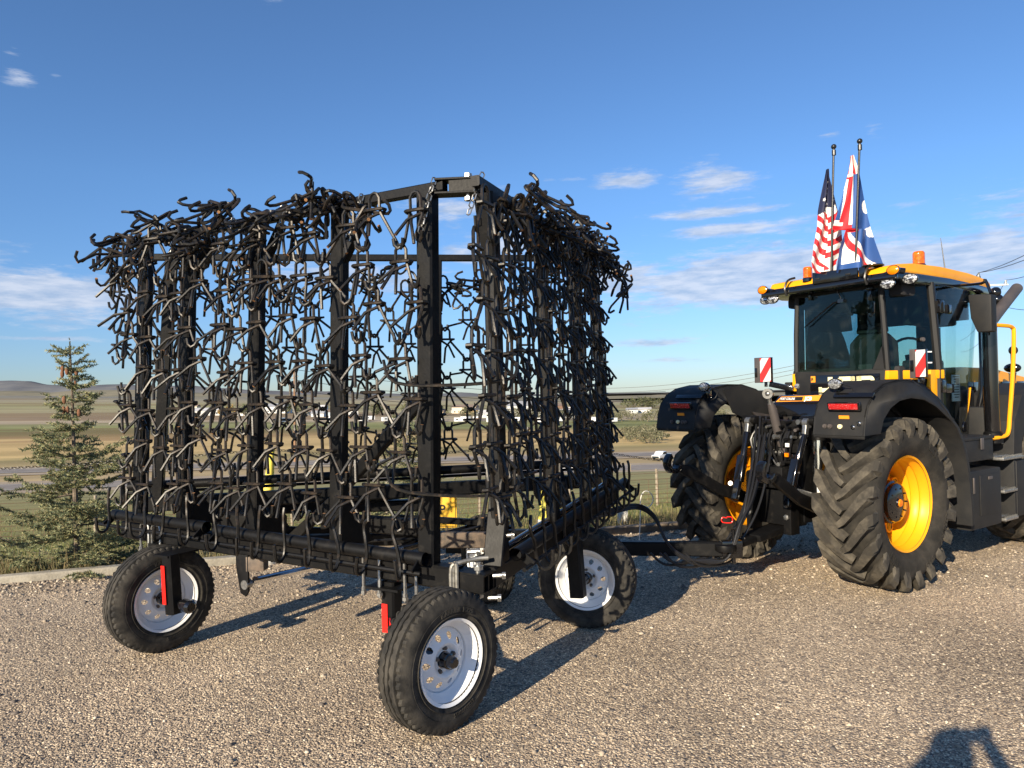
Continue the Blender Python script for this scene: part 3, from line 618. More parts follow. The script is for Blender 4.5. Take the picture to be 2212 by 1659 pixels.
for k in range(3):
    a=at(1240,838+k*10,320); b_=at(1760,780+k*9,240); m=MB(); m.tube(sag(a,b_,3,14),.07,4,cap=False); tag(m.build('power_line','dullsteel'),'%s of three faint distant power lines left of the tractor cab'%('upper','middle','lower')[k],'power line','distant power lines')
# ------------------------------------------------------------ vehicles on the highway
M['carwhite']=mat('white_car_paint',(.78,.79,.80),.2,coat=.5); M['carglass']=mat('dark_car_glass',(.02,.03,.035),.08); 
def pickup(loc,rz,label,suv=False):
    t=empty('pickup_truck' if not suv else 'white_car',loc,rz); tag(t,label,'pickup' if not suv else 'car')
    T_=lambda x,y,a: Vector((a,x,y))
    b=MB()
    if suv: b.prism([(-2.3,.35),(2.3,.35),(2.35,.75),(1.5,1.0),(.7,1.5),(-1.2,1.55),(-1.9,1.1),(-2.35,.95)],T_,-.88,.88)
    else: b.prism([(-2.7,.5),(2.7,.5),(2.75,1.05),(1.6,1.2),(.9,1.78),(-.4,1.8),(-.75,1.15),(-2.7,1.15)],T_,-.95,.95)
    b.build('body','carwhite',t,bev=.08)
    g_=MB(); 
    if suv: g_.prism([(1.42,1.02),(.68,1.44),(-1.15,1.48),(-1.75,1.1)],T_,-.895,.895)
    else: g_.prism([(1.5,1.22),(.86,1.70),(-.34,1.72),(-.6,1.2)],T_,-.965,.965)
    g_.build('windows','carglass',t)
    MB().bb(-.80,.80,2.6 if not suv else 2.2,2.78 if not suv else 2.38,.52,.90).build('grille','carglass',t)
    for y in (-1.6,1.75):
        for s in (-1,1): MB().lathe((s*.82,y*(.85 if suv else 1),.38),(1,0,0),[(0,-.12),(.36,-.12),(.38,0),(.36,.12),(0,.12)],14).build('wheel','rubber',t)
    return t
v1=at(1419,978,158); pickup((v1.x,153,hgt(v1.x,153)+.16),math.radians(140),'white pickup truck driving on the far highway lane left of the tractor tyre')
v2=at(1270,992,140); pickup((v2.x-6,133,hgt(v2.x,133)+.05),math.radians(95),'white car on the highway glimpsed between the right side chains',True)
# ------------------------------------------------------------ settlement and scrub on the plain
wallc=[('white',(.60,.60,.58)),('cream',(.62,.55,.42)),('grey',(.38,.39,.40)),('tan',(.52,.40,.26)),('orange tan',(.60,.40,.20)),('brown',(.22,.13,.09)),('pale blue',(.52,.58,.62))]
roofc=[('grey',(.30,.31,.33)),('brown',(.20,.15,.12)),('white',(.50,.50,.51)),('dark',(.08,.08,.09))]
WM={n:mat(n.replace(' ','_')+'_house_wall',c,.8) for n,c in wallc}; RM={n:mat(n+'_house_roof',c,.7) for n,c in roofc}
def house(u,D,w_,d_,h_,wn,rn,label,group=None,name='house',cat='house',rh=.35,rz=None):
    D*=.82; w_*=.72; d_*=.72; h_*=.78; p=at(u,900,D); z=hgt(p.x,D); t=empty(name,(p.x,D,z-.3),random.uniform(-.5,.5) if rz is None else rz); tag(t,label,cat,group)
    MB().bb(-w_/2,w_/2,-d_/2,d_/2,0,h_+.3).build('wall',WM[wn],t)
    r=MB(); r.prism([(-d_/2-.3,h_+.3),(d_/2+.3,h_+.3),(0,h_+.3+d_*rh)],lambda x,y,a: Vector((a,x,y)),-w_/2-.3,w_/2+.3); r.build('roof',RM[rn],t,smooth=False)
    for k in range(max(1,int(w_/4.5))):
        x=-w_/2+w_*(k+.5)/max(1,int(w_/4.5)); MB().bb(x-.5,x+.5,-d_/2-.05,-d_/2,1.2,2.2).build('window','carglass',t)
    return t
rng=random.Random(4)
big=[(452,560,22,9,4,'white','white','long low white shed at the left end of the settlement'),(602,620,22,14,6,'white','grey','white gabled barn left of the far utility pole'),(1148,600,46,22,9,'white','grey','large pale metal barn with grey roof behind the diagonal brace'),(1195,640,18,12,8,'brown','brown','tall brown barn right of the large pale metal barn'),(1390,700,17,9,4,'white','white','long white roofed shed between the chains and the tractor'),(1365,690,12,8,4,'white','grey','white building left of the long white roofed shed'),(1006,650,26,12,6,'cream','brown','cream gabled hall just left of the corner post')]
for q in big: house(q[0],q[1],q[2],q[3],q[4],q[5],q[6],q[7],name='barn',cat='barn',rh=.22,rz=random.uniform(-.3,.3))
for i in range(38):
    u=rng.choice([rng.uniform(380,1010),rng.uniform(1010,1240),rng.uniform(200,1420)]); D=rng.uniform(540,720); wn=rng.choice(['white','white','cream','grey','tan','orange tan','pale blue']); rn=rng.choice(['grey','brown','white','dark'])
    house(u,D,rng.uniform(9,16),rng.uniform(6,9),rng.uniform(2.6,3.8),wn,rn,'small %s house with %s roof in the distant settlement'%(wn,rn),'%s houses with %s roofs in the settlement'%(wn,rn))
for i in range(22):
    u=rng.uniform(900,1330) if i<15 else rng.uniform(520,900); D=rng.uniform(365,400); p=at(u,900,D); z=hgt(p.x,D)
    t=empty('camper_trailer',(p.x,D,z),rng.uniform(-1.2,1.2)); tag(t,'white camper trailer parked in front of the distant settlement','trailer','parked white camper trailers')
    b=MB(); b.bb(-2.8,2.8,-1.1,1.1,.6,2.6); b.build('body','carwhite',t); MB().bb(-1.8,-.6,-1.15,-1.1,1.4,2.0).build('window','carglass',t); MB().bb(-.7,.7,-1.05,1.05,.02,.7).build('axle_unit','rubber',t)
for i in range(9):
    u=1405+i*6+rng.uniform(-3,3); D=rng.uniform(300,420); 
M['scrub']=leafmat('grey_green_scrub_leaves',[(.09,.10,.055),(.17,.17,.10),(.26,.24,.16),(.12,.12,.06)],.9,.2)
M['treeleaf']=leafmat('dull_green_tree_leaves',[(.06,.08,.04),(.11,.12,.06),(.17,.16,.09)],.9,.2)
M['goldleaf']=leafmat('autumn_gold_leaves',[(.35,.22,.05),(.50,.34,.09),(.28,.18,.06)],.9,.2)
def blobtree(u,D,h_,w_,m,label,group,name='shrub',cat='shrub',n=420,seed=0):
    r_=random.Random(seed); p=at(u,900,D); z=hgt(p.x,D); t=empty(name,(p.x,D,z)); tag(t,label,cat,group)
    cl=[(r_.gauss(0,w_*.28),r_.gauss(0,w_*.2),h_*r_.uniform(.3,.85),r_.uniform(.12,.26)*min(w_,h_*1.4)) for _ in range(9)]; vs=[]
    for k in range(n):
        c=r_.choice(cl); v=Vector((r_.gauss(0,1),r_.gauss(0,1),r_.gauss(0,1))).normalized()*c[3]*r_.uniform(.6,1.1); q=Vector(c[:3])+v; q.z=max(q.z,.05); s=h_*.06*r_.uniform(.6,1.4)
        for _ in range(3): vs.append(q+Vector((r_.gauss(0,s),r_.gauss(0,s),r_.gauss(0,s))))
    me=bpy.data.meshes.new('crown'); me.from_pydata(vs,[],[(3*i,3*i+1,3*i+2) for i in range(n)]); me.materials.append(M[m]); link('crown',me,t)
    MB().tube([(0,0,-.3),(0,0,h_*.55)],[h_*.04,h_*.02],5).build('trunk','bark',t)
for i in range(18):
    blobtree(rng.uniform(320,1300),rng.uniform(420,500),rng.uniform(5,9),rng.uniform(6,11),'treeleaf','dark leafy tree among the distant houses','leafy trees in the settlement','tree','tree',300,i)
blobtree(487,440,8,7,'goldleaf','golden autumn tree standing behind the distant houses',None,'tree','tree',380,77)
for i in range(34):
    blobtree(rng.uniform(1290,1560),rng.uniform(380,460),rng.uniform(4,7),rng.uniform(7,12),'scrub','grey green cottonwood in the belt left of the tractor','cottonwoods left of the tractor','tree','tree',260,100+i)
for i in range(16):
    blobtree(rng.uniform(1360,1500),rng.uniform(800,1000),rng.uniform(9,14),rng.uniform(14,24),'treeleaf','bare dusky tree on the far rise left of the tractor','dusky trees on the far rise','tree','tree',240,200+i)
for i in range(30):
    u=rng.uniform(1345,1440); D=rng.uniform(205,290); blobtree(u,D,rng.uniform(2.0,3.8),rng.uniform(4,8),'scrub','pale sagebrush on the flat beyond the highway','sagebrush beyond the highway','shrub','shrub',320,300+i)
for i in range(26):
    u=rng.uniform(880,1330); D=rng.uniform(400,440); blobtree(u,D,rng.uniform(4,7),rng.uniform(8,14),'scrub','olive shrub beside the distant trailers','shrubs beside the trailers','shrub','shrub',220,400+i)
# ------------------------------------------------------------ CHAIN HARROW
HR=Vector((-1.0,5.2,0.0)); H=empty('chain_harrow',HR); tag(H,'black folded chain harrow on four white wheeled tyres with hanging tine chains','harrow')
def hb(mb,name,m,par=None,**k): return mb.build(name,m,par or H,off=HR,**k)
C0=Vector((-.43,4.14,.70)); CT=Vector((-.40,4.14,2.955)); L0=Vector((-2.97,5.50,.765)); LT=Vector((-2.86,5.45,2.955))
R0=Vector((.88,6.45,.80)); RT=Vector((.74,6.30,2.955)); F0=Vector((-3.15,5.95,.88)); F1=Vector((.80,6.62,.92)); FT0=Vector((-2.95,5.88,2.93)); FT1=Vector((.78,6.45,2.95))
RC0=Vector((-.16,4.05,.70)); RCT=Vector((-.17,4.06,2.955))
def beam(name,p,q,w_,h_,m='black',up=(0,0,1),ov=0,par=None): mb=MB(); mb.beam(p,q,w_,h_,up,ov); return hb(mb,name,m,par)
# main beams
beam('lower_beam',L0-(C0-L0).normalized()*.02,C0+(C0-L0).normalized()*.12,.10,.13)
beam('lower_beam',RC0+Vector((.0,.02,.0)),R0,.10,.12,'black')
beam('lower_beam',F0,F1,.10,.12)
beam('top_beam',LT,CT,.055,.06,ov=.04); beam('top_beam',RCT+Vector((0,.0,0)),RT,.055,.06,ov=.04); beam('top_beam',FT0,FT1,.05,.055,ov=.05)
def lerp2(a,b,t): return a.lerp(b,t)
nl=(C0-L0).normalized(); nl=Vector((nl.y,-nl.x,0)) ; nl=-nl if nl.y>0 else nl; nl.normalize()      # outward normal of the left face
dr=(R0-RC0).normalized(); nr=Vector((dr.y,-dr.x,0)).normalized(); nr=nr if nr.x>0 else -nr
df=(F1-F0).normalized(); nf=Vector((-df.y,df.x,0)).normalized(); nf=nf if nf.y>0 else -nf
# posts: fraction along each face from the corner
def post(A0,B0,AT,BT,t,w_=.10,d_=.075,nm='post',zb=.0):
    p=A0.lerp(B0,t); q=AT.lerp(BT,t); dirn=(B0-A0).normalized(); p=p+Vector((0,0,zb)); q=Vector((q.x,q.y,q.z-.02)); mb=MB(); mb.beam(p,q,d_,w_,up=dirn); return hb(mb,nm,'black')
post(C0,L0,CT,LT,.03,.11,.09,zb=-.03)
for t in (.27,.53,.78,.955): post(C0,L0,CT,LT,t)
for t in (.07,.42,.72,.97): post(RC0,R0,RCT,RT,t)
for t in (.04,.62,.95): post(F0,F1,FT0,FT1,t,.09,.07)
# gussets, knee braces and the long diagonal brace
for t in (.27,.53,.78):
    p=C0.lerp(L0,t); d=(L0-C0).normalized(); g=MB(); n_=-nl
    g.prism([(0,.06),(.30,.06),(.0,.42)],lambda x,y,a: p+n_*(x+.04)+Vector((0,0,y))+d*a,-.008,.008); hb(g,'gusset_plate','black')
    beam('knee_brace',CT.lerp(LT,t+.005)+Vector((0,0,-.04))-nl*.02+d*-.22,C0.lerp(L0,t)*.18+CT.lerp(LT,t)*.82,.06,.05)
beam('knee_brace',RCT.lerp(RT,.02)+Vector((0,0,-.05)),RC0.lerp(R0,.09)*.30+RCT.lerp(RT,.09)*.70,.09,.05)
beam('knee_brace',RC0.lerp(R0,.03)+Vector((0,0,.05)),RC0.lerp(R0,.10)*.72+RCT.lerp(RT,.10)*.28,.12,.05)
beam('diagonal_brace',at(736,1060,5.35),at(938,832,4.75),.05,.09); beam('diagonal_brace',at(585,1205,5.7),at(745,1060,5.45),.05,.08)
beam('diagonal_brace',at(385,1150,5.8),at(440,1070,5.9),.05,.07); beam('diagonal_brace',at(575,1135,5.6),at(625,1030,5.7),.05,.07)
beam('diagonal_brace',at(1235,1140,6.1),at(1195,985,6.5),.10,.06)
beam('chassis_rail',at(850,1118,5.9),at(1100,1132,6.0),.06,.05); beam('chassis_rail',at(430,1100,6.3),at(930,1090,6.5),.10,.10)
# centre chassis boxes and drawbar
TIP=Vector((1.86,6.27,.34))
mb=MB(); q0=at(470,1128,5.85); q1=at(608,1142,5.7); mb.beam(q0,q1,.16,.21); hb(mb,'hinge_box','black',bev=.008)
mb=MB(); mb.beam(at(915,1166,5.3),at(1055,1166,5.35),.06,.115); hb(mb,'cross_member','brown',bev=.004)
mb=MB(); mb.beam(at(700,1125,5.9),at(915,1140,5.6),.10,.13); hb(mb,'cross_member','black')
td=(TIP-at(1290,1183,6.55)).normalized(); TA=TIP-td*2.6
beam('drawbar_tongue',TA,TIP,.09,.125,ov=0); beam('drawbar_tongue',TA+Vector((-.25,.05,.1)),F0.lerp(F1,.30)+Vector((0,-.3,-.25)),.09,.11)
beam('lower_beam',Vector((-2.2,5.8,.58)),Vector((.35,6.0,.55)),.09,.10)
mb=MB(); mb.box(TIP+Vector((.03,.0,0)),(.18,.10,.15)); hb(mb,'hitch_clevis','gloss',bev=.01); mb=MB(); mb.cyl(TIP+Vector((.05,-.01,-.13)),TIP+Vector((.05,-.01,.17)),.018,10); hb(mb,'hitch_pin','gloss')
mb=MB(); mb.tube(smoothpath([TIP+Vector((.0,0,.27)),TIP+Vector((-.04,0,.275)),TIP+Vector((-.04,0,.235)),TIP+Vector((.04,0,.23)),TIP+Vector((.045,0,.275)),TIP+Vector((.0,0,.28))],4),.0045,6); hb(mb,'pin_handle','redtape')
# corner joint at the near bottom corner: stub tube, hollow box end, plates and U bolts
cc=C0+nl*.0
mb=MB()
jx=(C0-L0).normalized()
E0=C0+jx*.12
for off_ in (-.048,.048):
    mb.beam(E0+Vector((0,0,off_))-jx*.0,E0+jx*.20+Vector((0,0,off_)),.12,.012)
for off_ in (-.055,.0,.055):
    mb.beam(E0-Vector((-nl.x,-nl.y,0))*off_,E0+jx*.195-Vector((-nl.x,-nl.y,0))*off_,.011,.085)
hb(mb,'hinge_end_box','black')
mb=MB(); mb.cyl(E0+jx*.14+nl*.02+Vector((0,0,-.09)),E0+jx*.14+nl*.02+Vector((0,0,.11)),.016,10); mb.lathe(E0+jx*.14+nl*.02+Vector((0,0,.07)),(0,0,1),[(0,0),(.028,0),(.028,.022),(0,.022)],6); mb.lathe(E0+jx*.14+nl*.02+Vector((0,0,-.085)),(0,0,1),[(0,0),(.028,0),(.028,.022),(0,.022)],6); hb(mb,'hinge_bolt','zinc')
def ubolt(c,ax,dn,out,w_,h_,r=.0095,m='zinc'):
    # U lies against the beam: legs run along dn, bridge along ax
    c=Vector(c); a=ax*w_/2; pts=[c-a+dn*h_,c-a+dn*.02,c-a*.8,c+a*.8,c+a+dn*.02,c+a+dn*h_]; mb=MB(); mb.tube(pts,r,8)
    for s in(-1,1):
        mb.lathe(c+a*s+dn*(h_-.028),dn,[(0,0),(.019,0),(.019,.018),(0,.018)],6); mb.lathe(c+a*s+dn*(h_-.05),dn,[(0,0),(.015,0),(.015,.02),(0,.02)],8)
    hb(mb,'u_bolt',m)
dz=Vector((0,0,-1))
for t,wd in ((.16,.12),(.06,.08)): ubolt(C0.lerp(L0,t)+nl*.068+Vector((0,0,.085)),jx,dz,nl,wd,.25,.0105)
for t in (.90,.855): ubolt(C0.lerp(L0,t)+nl*.068+Vector((0,0,.075)),jx,dz,nl,.09,.22)
ubolt(E0+jx*.02+nl*.072+Vector((0,0,.10)),jx,dz,nl,.02,.20,.0125,'dullsteel')
mb=MB(); mb.tube(smoothpath([E0+nl*.08+Vector((0,0,-.09)),E0+nl*.08+Vector((0,0,.07)),E0+nl*.06+Vector((0,0,.10))-jx*-.03,E0+nl*-.02+Vector((0,0,.115))+jx*.10,E0-nl*.06+Vector((0,0,.12))+jx*.16],4),.013,8); hb(mb,'locking_pin','dullsteel')
for p in (E0+jx*.24+nl*.03+Vector((0,0,.05)),E0+jx*.22+nl*.05+Vector((0,0,-.07)),E0+Vector((.05,.03,.14)),E0+Vector((.25,.08,.22))):
    mb=MB(); mb.cyl(p,p+Vector((.07,-.01,.005)),.012,8); mb.lathe(p+Vector((.05,0,0)),(1,0,0),[(0,0),(.022,0),(.022,.02),(0,.02)],6); hb(mb,'bolt','zinc')
# top corner plate with clevis
mb=MB(); t0=CT+jx*.0; 
for dz_ in (-.045,.035): mb.beam(t0+Vector((-.02,0,dz_)),t0+Vector((.24,-.02,dz_)),.10,.012)
for o_ in (-.04,.04): mb.beam(t0+Vector((.06,o_,-.005)),t0+Vector((.23,o_-.02,-.005)),.010,.07)
hb(mb,'top_corner_plate','black'); mb=MB(); b0=t0+Vector((.17,-.03,-.09)); mb.cyl(b0,b0+Vector((0,0,.16)),.014,8); mb.lathe(b0,(0,0,1),[(0,0),(.025,0),(.025,.02),(0,.02)],6); mb.lathe(b0+Vector((0,0,.135)),(0,0,1),[(0,0),(.025,0),(.025,.02),(0,.02)],6); hb(mb,'top_bolt','zinc')
# rear hinge plate with pin and ram (below the left beam)
hp_=C0.lerp(L0,.545)+nl*.06
mb=MB(); mb.prism([(-.055,-.04),(.06,-.04),(.06,-.12),(.02,-.30),(-.03,-.32),(-.055,-.28)],lambda x,y,a: hp_+jx*(-x)+Vector((0,0,y))+nl*a,-.008,.008); hb(mb,'hinge_plate','black',bev=.003)
mb=MB(); mb.box(hp_-nl*.06+jx*.07+Vector((0,0,-.10)),(.12,.10,.10)); hb(mb,'hinge_lug','brown',bev=.005)
mb=MB(); mb.cyl(hp_+nl*-.02+Vector((.03,0,-.24)),hp_+nl*.03+Vector((.03,0,-.24)),.032,12); hb(mb,'pivot_pin','zinc')
mb=MB(); mb.cyl(hp_+Vector((.05,.05,-.23)),hp_+Vector((.95,.75,-.18)),.022,10); hb(mb,'ram_rod','chrome')
mb=MB(); mb.cyl(hp_+Vector((.95,.75,-.18)),hp_+Vector((1.5,1.2,-.12)),.04,12); hb(mb,'ram_barrel','gloss')
# ---- tine bars: pipe with a hook rod in front
def tinebar(P,Q,n,nh,name='tine_bar'):
    mb=MB(); mb.tube([P,Q],.039,16,cap=False); mb.tube([P.lerp(Q,.001),Q.lerp(P,.001)],.033,16,cap=False); hb(mb,name,'black')
    d=(Q-P).normalized(); mb=MB(); z=Vector((0,0,-.065)); o=n*.075; pts=[P-d*.06+o+z,Q+d*.02+o+z]; mb.tube(pts,.0135,8)
    hb(mb,'hook_rod','black')
    for t in (.02,.985):
        c=P.lerp(Q,t); mb=MB(); mb.beam(c,c+n*.085+z,.05,.012,up=d); hb(mb,'rod_bracket','black')
zt=Vector((0,0,.140))
PL0=L0+nl*.09+zt+Vector((-.04,.02,-.02)); PLm=L0.lerp(C0,.345)+nl*.09+zt+Vector((0,0,-.02)); PLn=L0.lerp(C0,.385)+nl*.10+Vector((0,0,.11)); PL1=L0.lerp(C0,.985)+nl*.10+Vector((0,0,.11))
tinebar(PL0,PLm,nl,5); tinebar(PLn,PL1,nl,8)
PR0=RC0.lerp(R0,.05)+nr*.12+Vector((0,0,.11)); PR1=R0+nr*.12+Vector((0,0,.13)); tinebar(PR0,PR1,nr,12)
mb=MB(); mb.tube([PR0+nr*.0+Vector((0,.03,-.02))-nr*.13,PR1-nr*.13+Vector((0,0,.0))],.03,12); hb(mb,'lift_pipe','gloss')
PF0=F0+nf*.10+Vector((-.1,0,.14)); PF1=F1+nf*.10+Vector((0,0,.16)); tinebar(PF0,PF1,nf,12)
beam('side_rail',at(745,1085,6.35),at(1118,1036,6.6),.055,.06)
# ---- chain links
def linkmesh(v):
    r_=random.Random(v); j=lambda s=.006: r_.uniform(-s,s)
    mb=MB(); r=.0105; w=.036+j(.004); W=.118+j(.012); d=.262
    legs=[(-W-.036,.035+j(),-d+.060),(-W-.030,.032,-d+.012),(-W-.006,.024,-d-.014),(-W+.018,.012,-d),(-W+.03,.004,-d+.03),(-w-.012,.0,-.125),(-w,0,-.095),(-w,.0,-.02),(-w*.55,0,.006),(0,0,.013),(w*.55,0,.006),(w,0,-.02),(w,0,-.095),(w+.012,0,-.125),(W-.03,.004,-d+.03),(W-.018,.012,-d),(W+.006,.024,-d-.014),(W+.030,.032,-d+.012),(W+.036,.035+j(),-d+.060)]
    mb.tube(legs,r,6)
    zb=-.098+j(); b=.064+j(.005); e=.15+r_.uniform(-.02,.02); dn=.115+r_.uniform(-.015,.02)
    # clamp bar: front bar, bends back round the legs, ends run out as the two tines
    bar=[(-.055,-.026,zb-.010),(-b-.012,-.012,zb),(-b-.004,.016,zb+.002),(-b+.01,.022,zb+.002),(b-.01,.022,zb+.002),(b+.004,.016,zb+.002),(b+.012,-.012,zb),(.055,-.026,zb-.010)]
    if v<10: mb.tube([(.085+j(.02),e,zb-dn-.035),(.03,.07,zb-.05),(-.02,.012,zb-.028)]+bar+[(.035,.0,zb-.03),(.0,.055,zb-.075),(-.025+j(.02),e*.72,zb-dn-.055+j(.02))],r,6)
    else: mb.tube(bar,r,6,closed=True)
    me_o=mb.build('tine_link',['chain','rust'],None)
    me=me_o.data
    # freshly cut tine ends are rusty
    for p in me.polygons:
        if len(p.vertices)==6: p.material_index=1
    bpy.data.objects.remove(me_o); return me
LM=[linkmesh(i) for i in range(5)]; LB=[linkmesh(i) for i in (11,12,13)]
placed=[]
far_links=MB()
def put(p,n,tilt=(0,0,0),sc=(1,1,1),join=False,par=None,pool=None):
    n=Vector((n.x,n.y,0)).normalized(); x=n.cross(Vector((0,0,1)))*1.0; x=-Vector((n.y,-n.x,0))*-1
    # local axes: X along wall, Y outward, Z up
    Y=n; Z=Vector((0,0,1)); X=Y.cross(Z)
    R3=Matrix((X,Y,Z)).transposed()@Matrix.Rotation(tilt[2],3,'Z')@Matrix.Rotation(tilt[0],3,'X')@Matrix.Rotation(tilt[1],3,'Y')
    me=random.choice(pool or LM)
    if join:
        vs=[Vector(p)+R3@Vector((v.co.x*sc[0],v.co.y*sc[1],v.co.z*sc[2])) for v in me.vertices]; b=len(far_links.v)
        far_links.add(vs,[tuple(q.vertices) for q in me.polygons]); far_links.m[-len(me.polygons):]=[q.material_index for q in me.polygons]; return
    o=link('tine_link',me,H); M4=R3.to_4x4(); M4.translation=Vector(p)-HR; o.matrix_basis=M4@Matrix.Diagonal((*sc,1)); placed.append(o)
# the photograph's mesh is irregular: columns pinch together and spread
def fitted(Tn,BLn,BRn,X,Y,flip):
    """one tine link fitted between its hanging node and the two nodes below it (positions in face coordinates x,y,z)"""
    j=lambda q=.005: random.uniform(-q,q); r=.0100; w=.036
    def rel(q): return (q[0]-Tn[0],q[1]-Tn[1],q[2]-Tn[2])
    l=rel(BLn); q=rel(BRn); mb=MB(); e=.115+j(.02); dn=.150+j(.015)
    def end(n_,s): # s=-1 left, +1 right: leg end curls under the node and back up as a J
        x,y,z=n_
        return [(x-s*.030,y+.004,z+.028),(x-s*.016,y+.012,z+.0),(x+s*.008,y+.022,z-.013),(x+s*.028,y+.030,z+.008),(x+s*.034,y+.034+j(),z+.052+j(.01))]
    zb=-.095+j()
    legs=end(l,-1)[::-1]+[(-w-.010,.0,zb-.025),(-w,0,zb+.01),(-w,0,-.02),(-w*.55,0,.006),(0,0,.013),(w*.55,0,.006),(w,0,-.02),(w,0,zb+.01),(w+.010,0,zb-.025)]+end(q,1)
    mb.tube(legs,r,6); b_=.060+j(.004)
    bar=[(-.052,-.026,zb-.008),(-b_-.012,-.012,zb),(-b_-.004,.016,zb+.002),(-b_+.01,.022,zb+.002),(b_-.01,.022,zb+.002),(b_+.004,.016,zb+.002),(b_+.012,-.012,zb),(.052,-.026,zb-.008)]
    tn=[(.075+j(.02),e,zb-dn),(.03,.045,zb-.055),(-.02,.010,zb-.026)]+bar+[(.03,.0,zb-.03),(.0,.05,zb-.075),(-.02+j(.015),e*.7,zb-dn-.04+j(.015))]
    mb.tube([(x*(1 if flip>0 else -.5 if abs(y)>.04 else -1),y*(1 if flip>0 else .85),z) for x,y,z in tn],r,6)
    return mb
def mat_face(A,B,AT,BT,n,zt_,zb_,cols,phase,off=.12,join=False,rag=.7,flip=1,pinch=.034):
    rows=7; dzr=(zt_-zb_)/rows; nc=2*cols+1; cw=[random.gauss(0,pinch) for _ in range(nc)]; Lf=(B-A).length
    n=Vector((n.x,n.y,0)).normalized(); X=n.cross(Vector((0,0,1)))
    if X.dot(B-A)<0: fx=-1
    else: fx=1
    zc=[random.gauss(0,.018) for _ in range(nc)]
    def node(r_,h2):
        hh=min(max(h2,0),nc-1); over=h2-hh
        x=hh/(nc-1)*Lf+cw[hh]+random.Random(hh*91+r_*7+cols).gauss(0,.010)+over*.05
        z=zt_-dzr*r_+.028*math.sin(hh*.9+phase*2)+zc[hh]+random.Random(hh*31+r_).gauss(0,.007)
        return x,z
    def world(x,z,yo):
        k=(z-A.z)/(AT.z-A.z); p=A.lerp(AT,k).lerp(B.lerp(BT,k),x/Lf); return Vector((p.x,p.y,z))+n*(off+yo)
    for r_ in range(rows):
        for h2 in range(nc):
            if (h2+r_+phase)%2: continue
            yo=random.gauss(0,.010); 
            P=[world(*node(r_,h2),0),world(*node(r_+1,h2-1),0),world(*node(r_+1,h2+1),0)]
            # face coordinates: x measured along the local X axis
            o=P[0]; c=[((p-o).dot(X),(p-o).dot(n),p.z-o.z) for p in P]
            if c[1][0]>c[2][0]: c[1],c[2]=c[2],c[1]
            mb=fitted(c[0],c[1],c[2],X,n,flip); R3=Matrix((X,n,Vector((0,0,1)))).transposed()@Matrix.Rotation(random.gauss(0,.02),3,'X')@Matrix.Rotation(random.gauss(0,.07),3,'Z')
            if join:
                vs=[o+R3@Vector(v) for v in mb.v]; b_=len(far_links.v); far_links.add(vs,mb.f); continue
            ob=mb.build('tine_link',['chain','rust'],H); M4=R3.to_4x4(); M4.translation=o-HR; ob.matrix_basis=M4; placed.append(ob)
            for p in ob.data.polygons:
                if len(p.vertices)==6: p.material_index=1
lj=(L0-C0).normalized(); Ls=L0-lj*.13; Le=C0.lerp(L0,.06)
mat_face(Le,Ls,CT.lerp(LT,.06),LT-lj*.10,nl,2.88,.985,11,0,off=.11)
mat_face(RC0-dr*.27,R0-dr*.02+nr*-.02,RCT-dr*.22,RT-dr*.05-nr*.06,nr,2.88,1.05,13,1,off=.09,flip=-1,pinch=.026)
mat_face(F0-df*.02,F1,FT0-df*.3,FT1,nf,2.75,1.16,12,0,off=.14,join=True)
# second, loose layer of doubled links where mats overlap
for i in range(5):
    t=random.choice([random.uniform(.0,.12),random.uniform(.35,.95)]); p=Ls.lerp(Le,t) if i%2 else RC0.lerp(R0,random.uniform(0,.9)); n=nl if i%2 else nr
    put(Vector((p.x,p.y,random.uniform(1.2,2.75)))+n*.14,n,(random.gauss(0,.25),random.gauss(0,.3),random.gauss(0,.5)))
# hangers from the lowest links down to the hook rod, each ending in an upturned J
def hanger(v):
    r_=random.Random(50+v); mb=MB(); k=r_.uniform(-.03,.03)
    mb.tube(smoothpath([(0,-.01,.02),(.012+k,.0,-.02),(.014+k,.0,-.07),(k*.5,.005,-.12),(-.006,.0,-.20),(-.01,.01,-.27),(-.02,.045,-.305),(-.035,.085,-.28),(-.04,.095,-.19)],3),.0108,6)
    o=mb.build('hanger_hook','chain',None); me=o.data; bpy.data.objects.remove(o); return me
HM=[hanger(i) for i in range(3)]
def hangers(P,Q,n,cnt,zoff=.20):
    for i in range(cnt):
        t=(i+.35+random.uniform(-.12,.12))/cnt; p=P.lerp(Q,t)+n*.075; me=random.choice(HM)
        o=link('hanger_hook',me,H); Y=n; X=Y.cross(Vector((0,0,1))); R3=Matrix((X,Y,Vector((0,0,1)))).transposed()@Matrix.Rotation(random.gauss(0,.25),3,'Z')@Matrix.Rotation(random.gauss(0,.08),3,'Y'); M4=R3.to_4x4(); M4.translation=p+Vector((0,0,zoff))-HR; o.matrix_basis=M4
hangers(PL0,PLm,nl,5); hangers(PLn,PL1,nl,8); hangers(PR0,PR1,nr,13,.19); 
